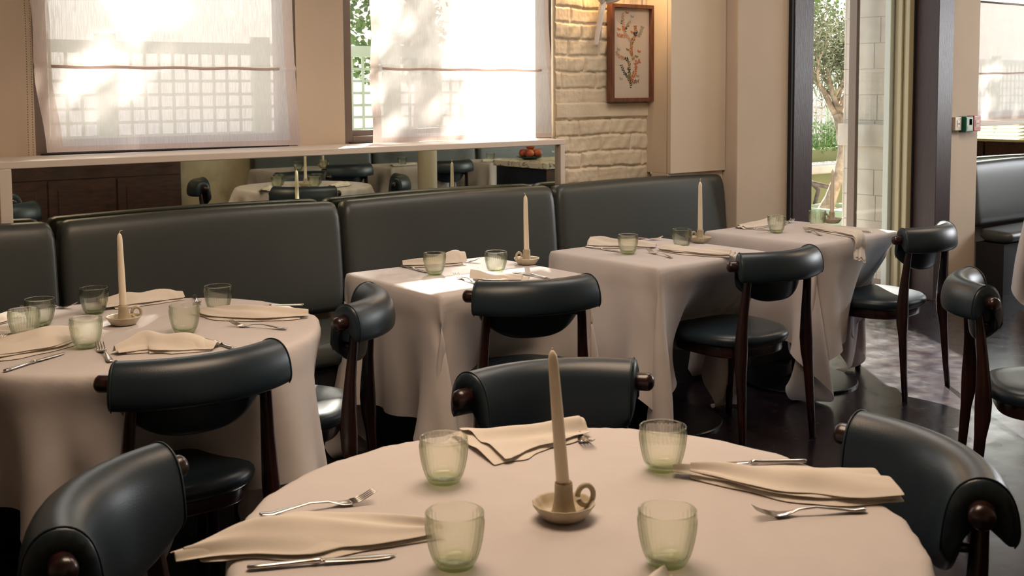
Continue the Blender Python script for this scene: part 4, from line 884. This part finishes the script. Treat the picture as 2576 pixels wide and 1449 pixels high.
# ------------------------------------------------------------------ things only the mirror shows
cab = thing('sideboard', 'dark oak panelled sideboard seen in the left part of the mirror', 'cabinet', (2.45, -1.10, 0))
MB().box(-1.5, 1.50, -.02, .10, 0, 1.25).build('body', CABWOOD, cab, mods=(('bev', .004, 2),))
for k in range(5):
    x0 = -1.46+k*.592
    d = MB().box(x0, x0+.575, .10, .118, .06, .70).build('door', CABWOOD, cab, mods=(('bev', .004, 2),))
    MB().box(x0+.08, x0+.49, .118, .126, .13, .62).build('raised_panel', CABWOOD, d, mods=(('bev', .006, 2),))
MB().box(-1.46, 1.48, .10, .112, .71, .84).build('upper_rail', CABWOOD, cab, mods=(('bev', .003, 1),))
for k in range(9): MB().box(-1.30+k*.16-.008, -1.30+k*.16+.008, .10, .20, .84, 1.2).build('bottle_divider', CABWOOD, cab)
MB().box(-1.46, .10, .1005, .104, .845, 1.2).build('black_sheet', BLACK, cab)  # flat black sheet on the solid body front, behind the dividers
struct(MB().lathe([(.083, 0), (.083, WZ)], 40, (5.31, 1.05, 0)).build('pillar_round', BONE, None, smooth=True))
ct = thing('marble_counter', 'dark blue counter with veined marble top, right end of the mirror', 'counter', (5.42, 1.84, 0))
MB().box(.02, 1.2, .02, .64, 0, .855).build('body', NAVY, ct)
MB().box(.02, 1.19, .641, .655, .02, .85).build('side_panel', CABWOOD, ct)
MB().box(0, 1.22, 0, .68, .857, .90).build('marble_top', MARBLE, ct, mods=(('bev', .003, 2),))
tag(MB().lathe([(0, 0), (.05, .0), (.085, .012), (.11, .022), (.112, .025), (.08, .018), (0, .010)], 48).build('fruit_plate', PLATE, None, smooth=True), 'dark green plate of fruit on the marble counter in the mirror', 'plate').location = (5.68, 1.99, .901)
def make_peach():
    pr = []
    for k in range(17): a = PI*k/16; pr.append((.037*math.sin(a)*(1+.05*math.cos(a)), -.036*math.cos(a)+(.006*math.exp(-((k-16)/1.8)**2)*-1)))
    return tag(MB().lathe(pr, 28, mod=lambda k, a, z: 1-.05*math.exp(-(math.sin(a/2)/.12)**2)).build('peach', PEACH, None, smooth=True), '', 'fruit')
pe = Proto(make_peach())
for k, (dx, dy, dz) in enumerate(((-.042, -.03, .052), (.042, -.03, .052), (-.042, .045, .052), (.042, .045, .052), (0, .006, .112))):
    pe.put((5.68+dx, 1.99+dy, .90+dz), k*1.3, 'red peach in the mirror, ' + ['left rear of the plate', 'right rear of the plate', 'left front of the plate', 'right front of the plate', 'on top of the heap'][k], 'peaches on the green plate')
cs_ = thing('cake_stand', 'glass footed cake stand on the marble counter in the mirror', 'cake stand', (5.78, 2.32, .901))
MB().lathe([(0, 0), (.05, 0), (.05, .004), (.008, .012), (.007, .05), (.02, .06), (.11, .066), (.112, .074), (.0, .070)], 40).build('foot_and_plate', glass_mat('clear_glass', (.97, .98, .96), .5), cs_, smooth=True)
tag(MB().lathe([(0, 0), (.075, 0), (.08, .01), (.078, .04), (.06, .048), (0, .05)], 32).build('cake', mottled(mat('golden_cake', (.4, .16, .03), .6), (.30, .10, .02), (.55, .26, .06), 10), None, smooth=True), 'round golden cake on the glass stand in the mirror', 'cake').location = (5.78, 2.32, .977)
# end wall window with venetian blind and dark panelling (mirrored at the right edge)
vb = thing('venetian_blind', 'cream slatted venetian blind reflected at the right edge', 'blind', (11.02, 2.4, .93))
for k in range(46): MB().add([(-.018, -1.1, k*.036), (.018, -1.1, k*.036+.014), (.018, 1.1, k*.036+.014), (-.018, 1.1, k*.036), (-.018, -1.1, k*.036-.002), (.018, -1.1, k*.036+.012), (.018, 1.1, k*.036+.012), (-.018, 1.1, k*.036-.002)], [(0, 1, 2, 3), (7, 6, 5, 4), (0, 4, 5, 1), (1, 5, 6, 2), (2, 6, 7, 3), (3, 7, 4, 0)]).build('slat', SHUTTER, vb)
wp = thing('wall_panelling', 'dark wood wall panelling reflected at the right edge', 'panelling', (11.06, 2.4, 0))
for k in range(5): MB().box(-.03, .02, -2.0+k*.8+.01, -2.0+k*.8+.79, .05, .90).build('panel', CABWOOD, wp, mods=(('bev', .01, 2),))
MB().box(-.04, .03, -2.0, 2.0, .90, .925).build('cap_rail', SHUTTER, wp)
struct(MB().box(11.14, 11.15, 1.3, 3.5, .92, 2.6).build('window_4', PANE))
# made-up, unseen panels that house the added overhead fill lamps
def fill_panel(x, y, sx, sy, label):
    t = thing('added_fill_panel', label, 'ceiling light', (x, y, 2.84))
    f = MB(); f.box(-sx/2-.03, -sx/2, -sy/2-.03, sy/2+.03, -.01, .06).box(sx/2, sx/2+.03, -sy/2-.03, sy/2+.03, -.01, .06).box(-sx/2, sx/2, -sy/2-.03, -sy/2, -.01, .06).box(-sx/2, sx/2, sy/2, sy/2+.03, -.01, .06)
    f.build('frame', BRONZE, t); MB().box(-sx/2, sx/2, -sy/2, sy/2, .03, .05).build('diffuser', WHITE, t)
fill_panel(1.5, 2.0, 1.52, 1.02, 'added, unseen fill light panel above the front round table'); fill_panel(3.9, 3.1, 1.62, .82, 'added, unseen fill light panel above the row of square tables'); fill_panel(6.6, 2.6, 1.62, .82, 'added, unseen fill light panel above the floor beyond the door')

# ------------------------------------------------------------------ outside
struct(MB().box(-6, 30, 5.12, 30, -.15, -.06).box(4.9, 7.5, 4.6, 5.12, -.15, -.06).build('ground_terrace', PAVE))
def leaves(m, pts, ln, wd, rs, droop=.0):
    k0 = len(m.v); r = np.random.RandomState(rs); n_ = len(pts); a = r.uniform(0, 2*PI, n_); e = r.uniform(-1.1, 1.1, n_)-droop; l_ = ln*r.uniform(.6, 1.25, n_); w_ = wd*r.uniform(.7, 1.2, n_); tw = r.uniform(-1.3, 1.3, n_)
    dx, dy, dz = np.cos(a)*np.cos(e), np.sin(a)*np.cos(e), np.sin(e); sx, sy = -np.sin(a), np.cos(a); sz = np.zeros(n_)
    ux, uy, uz = -np.cos(a)*np.sin(e), -np.sin(a)*np.sin(e), np.cos(e)
    sx, sy, sz = sx*np.cos(tw)+ux*np.sin(tw), sy*np.cos(tw)+uy*np.sin(tw), uz*np.sin(tw)
    D = np.stack([dx, dy, dz], -1); S_ = np.stack([sx, sy, sz], -1); p = np.array(pts)
    q = np.stack([p, p+D*l_[:, None]*.45+S_*w_[:, None]*.5, p+D*l_[:, None], p+D*l_[:, None]*.45-S_*w_[:, None]*.5], 1).reshape(-1, 3)
    m.v += [tuple(x) for x in q]; m.f += [(k0+4*i, k0+4*i+1, k0+4*i+2, k0+4*i+3) for i in range(n_)]
# stone pier
pr_ = MB().box(7.06, 7.6, 4.62, 5.14, -.1, 3.2); pier = struct(pr_.build('wall_stone_pier', MORTAR))
m = MB(); z = -.06; k = 0
while z < 3.1:
    hgt = .185 if abs(z-1.03) > .09 else .17
    cut = [4.62, 4.86+.06*math.sin(k*2.2), 5.15]
    for a_, b_ in zip(cut[:-1], cut[1:]): m.box(7.055, 7.1, a_+.0012, b_-.0012, z+.0012, z+hgt-.0012)
    m.box(7.06, 7.6, 5.152, 5.17, z+.0012, z+hgt-.0012); z += hgt; k += 1
m.build('stone_blocks', STONE, pier, mods=(('bev', .003, 1),))
MB().box(7.02, 7.6, 4.60, 5.19, 1.035, 1.195).build('stone_band', STONE, pier, mods=(('bev', .008, 2),))
# olive tree in a square planter
ol = thing('olive_tree', 'olive tree with gnarled trunk in a square planter outside the door', 'tree', (7.75, 5.71, .46))
m = MB(); m.tube([(-.10, .07, -.1), (-.085, .06, 0), (-.05, .035, .10), (.0, .0, .28), (.03, -.015, .48), (.02, .0, .66), (.02, .03, .78)], [.085, .066, .050, .042, .038, .040, .05], 14)
def branch(m, p0, d, ln, r0, depth, rs, tips):
    pts = [Vector(p0)]; dd = Vector(d).normalized(); k = 5; rad = [r0]
    for i in range(k):
        dd = (dd+Vector((rs.uniform(-.25, .25), rs.uniform(-.25, .25), rs.uniform(-.05, .22)))).normalized(); pts.append(pts[-1]+dd*ln/k); rad.append(r0*(1-.45*(i+1)/k))
    m.tube(pts, rad, 7); tips += [tuple(p) for p in pts[2:]]
    if depth > 0:
        for j in range(3): branch(m, pts[rs.choice((2, 3, 4, 5))], (dd.x+rs.uniform(-.9, .9), dd.y+rs.uniform(-.9, .9), dd.z+rs.uniform(-.3, .5)), ln*.72, rad[-1]*.9, depth-1, rs, tips)
tips = []; rs = random.Random(5)
for d in ((-.75, .3, 1), (.35, .1, 1), (-.15, .35, 1.2), (.6, .5, .9)): branch(m, (.02, .03, .75), d, .42, .028, 3, rs, tips)
m.build('trunk', BARK, ol, smooth=True)
m = MB(); r = np.random.RandomState(2); tp = np.array(tips); pts = tp[r.randint(0, len(tp), 8200)]+r.normal(0, .075, (8200, 3)); pts = pts[(pts[:, 2] > .62) & (pts[:, 1] > -.44)]
leaves(m, pts, .062, .013, 3, .2); m.build('crown', OLEAF, ol)
pl = thing('square_planter', 'square sage green planter holding the olive tree', 'planter', (7.75, 5.71, -.06))
m = MB(); e = .25; h_ = .55
for a_, b_, c_, d_ in ((-e, e, -e, -e+.03), (-e, e, e-.03, e), (-e, -e+.03, -e+.03, e-.03), (e-.03, e, -e+.03, e-.03)): m.box(a_, b_, c_, d_, 0, h_)
m.box(-e+.03, e-.03, -e+.03, e-.03, 0, .3); m.build('box', SAGE2, pl, mods=(('bev', .004, 2),))
MB().box(-e+.03, e-.03, -e+.03, e-.03, .30, .515).build('gravel', GRAVEL, pl)
# bistro chair
bc = thing('bistro_chair', 'brown rattan bistro armchair with green woven back outside the door', 'chair', (8.02, 6.35, -.06), math.radians(-128))
m = MB(); arc = [(.25*math.cos(a_), -.22+.02*abs(math.cos(a_)), .62+.24*math.sin(a_)) for a_ in [PI*k/14 for k in range(15)]]
m.tube([(.25, -.22, 0)]+arc+[(-.25, -.22, 0)], .019, 10)
m.build('back_frame', RATTAN, bc, smooth=True)
for sx in (-1, 1):
    MB().tube([(sx*.25, -.2, .80), (sx*.29, .02, .72), (sx*.30, .2, .68), (sx*.29, .27, .60), (sx*.24, .22, .44)], .021, 10).build('arm', RATTAN, bc, smooth=True)
    MB().tube([(sx*.22, .22, 0), (sx*.21, .20, .44)], .014, 10).build('leg', RATTAN, bc, smooth=True)
    MB().tube([(sx*.268, -.13, .775), (sx*.273, -.10, .762)], .024, 10).build('binding', RATGREEN, bc, smooth=True)
m = MB()
for k in range(17):
    x = -.22+.0275*k; hz = .20*math.sqrt(max(0, 1-(x/.235)**2)); m.tube([(x, -.215, .60-.05), (x, -.215, .62+hz)], .005, 5)
for k in range(12): z = .56+.024*k; wx = .235*math.sqrt(max(0.02, 1-(max(0, z-.62)/.23)**2)); m.tube([(-wx, -.212, z), (wx, -.212, z)], .005, 5)
m.build('woven_back', RATGREEN, bc, smooth=True)
MB().lathe([(0, .455), (.21, .452), (.235, .44), (.235, .425), (0, .42)], 32).build('seat', RATGREEN, bc, smooth=True)
# low parapet with cream cap, green trough of herbs above it
lw = tag(MB().box(8.0, 16, 7.25, 7.45, -.06, .60).build('low_wall', OLIVEP), 'olive green low wall with cream coping behind the olive tree', 'low wall')
MB().box(7.9, 16, 7.10, 7.5, .60, .685).build('coping', STONE, lw, mods=(('bev', .02, 3),))
tr = thing('plant_trough', 'olive green trough of flowering herbs behind the stone coping', 'planter', (10.5, 7.8, -.06))
MB().box(-2.2, 2.2, -.18, .18, 0, .86).build('trough', OLIVEP, tr)
m = MB(); r = np.random.RandomState(6); n_ = 7000; pts = np.stack([r.uniform(-2.0, 2.0, n_), r.uniform(-.22, .2, n_), .84+.30*r.rand(n_)**1.3], -1); leaves(m, pts, .06, .014, 7, -.3)
tag(m.build('herbs', HERB), 'fresh green herbs growing in the olive green trough', 'plants', kind='stuff').location = (10.5, 7.8, -.06)
m = MB()
for k in range(150):
    x = r.uniform(-2, 2); y = r.uniform(-.15, .15); hh = r.uniform(1.22, 1.50); m.tube([(x, y, .9), (x+r.uniform(-.03, .03), y, hh)], .004, 4)
    for j in range(9): zz = hh-.02*j; q = r.uniform(-.014, .014, 2); m.lathe([(0, -.011), (.011, 0), (0, .011)], 5, (x+q[0], y+q[1], zz))
tag(m.build('blossom_spikes', BLOSSOM), 'pale blossom spikes above the herbs outside the door', 'flowers', kind='stuff').location = (10.5, 7.8, -.06)
# trellis fence panels
def make_trellis():
    t = thing('trellis_panel', '', 'trellis'); W_ = 1.2
    MB().box(-W_/2, -W_/2+.07, -.03, .03, 0, 2.0).box(W_/2-.07, W_/2, -.03, .03, 0, 2.0).box(-W_/2+.07, W_/2-.07, -.03, .03, 1.86, 1.95).box(-W_/2+.07, W_/2-.07, -.03, .03, .98, 1.06).build('frame', SAGE, t)
    m = MB()
    for k in range(1, 10): m.box(-W_/2+.07+k*.106-.011, -W_/2+.07+k*.106+.011, -.008, .004, 1.06, 1.86)
    for k in range(1, 8): m.box(-W_/2+.07, W_/2-.07, .004, .014, 1.06+k*.1-.011, 1.06+k*.1+.011)
    m.build('lattice', SAGE, t)
    MB().box(-W_/2+.07, W_/2-.07, -.012, .012, .1, .98).build('boards', SAGE, t); return t
tl = Proto(make_trellis())
pos = {1: 'showing through the left half of the left blind', 2: 'showing through the right half of the left blind', 3: 'bare beside the left side of the second blind', 4: 'showing through the left half of the second blind', 5: 'showing through the right half of the second blind', 7: 'hidden behind the left door casing', 8: 'showing left of the olive trunk', 9: 'showing right behind the olive trunk', 10: 'hidden behind the stone pier', 11: 'showing through the blind at the right edge', 12: 'past the right edge of the last blind'}
for k in sorted(pos): tl.put((.9+k*1.2, 8.3, -.12), 0, 'sage green trellis panel outside, ' + pos[k], 'trellis panels outside')
# climbing hedge above and behind
m = MB(); r = np.random.RandomState(9); n_ = 11000; X_ = np.where(r.rand(n_) < .35, r.uniform(4.9, 6.5, n_), r.uniform(9.5, 16, n_)); Z_ = 1.55+2.2*r.rand(n_); Y_ = 9.4+.5*r.rand(n_)+.2*np.sin(X_*2)
keep = wav(X_*1.3, Z_*1.7, 77) > -.55; leaves(m, np.stack([X_, Y_, Z_], -1)[keep], .09, .055, 10)
tag(m.build('climbing_ivy', LEAF), 'green climbing foliage above the sage trellis', 'foliage', kind='stuff')
# big shade tree whose gaps dapple the blinds
st_ = thing('shade_tree', 'broad leafy tree outside that dapples the blinds', 'tree', (7.2, 11.0, -.06))
m = MB(); tips = []; rs = random.Random(8); m.tube([(0, 0, 0), (.05, 0, 1.5), (-.05, .05, 3.2)], [.2, .16, .13], 12)
for d in ((-1, -.6, 1), (.3, -.8, 1.1), (-.5, .5, 1.2), (.9, .2, 1)): branch(m, (-.05, .05, 3.1), d, 1.5, .075, 3, rs, tips)
m.build('trunk', BARK, st_, smooth=True)
m = MB(); r = np.random.RandomState(12); cl = np.stack([r.uniform(-3.2, 6.2, 1080), r.uniform(-1.55, -.55, 1080), r.uniform(5.0, 8.9, 1080)], -1)
wx, wz_ = cl[:, 0]+7.2, cl[:, 2]-.06                              # open places in the crown
gap = (((wx-7.50)/.62)**2+((wz_-6.75)/.92)**2 < 1) | (((wx-7.42)/.40)**2+((wz_-6.30)/.50)**2 < 1) | (((wx-6.86)/.30)**2+((wz_-7.30)/.30)**2 < 1) | (((wx-5.65)/.42)**2+((wz_-6.85)/.30)**2 < 1) | ((wx > 9.3) & (wx < 11.7) & (wz_ > 5.2)) | ((wav(cl[:, 0]*2.4, cl[:, 2]*2.6, 55) > .15) & (wz_ < 6.95))
cl = cl[~gap]; pts = cl[r.randint(0, len(cl), 24000)]+r.normal(0, .10, (24000, 3))
leaves(m, pts, .15, .09, 13); m.build('crown', LEAF, st_)
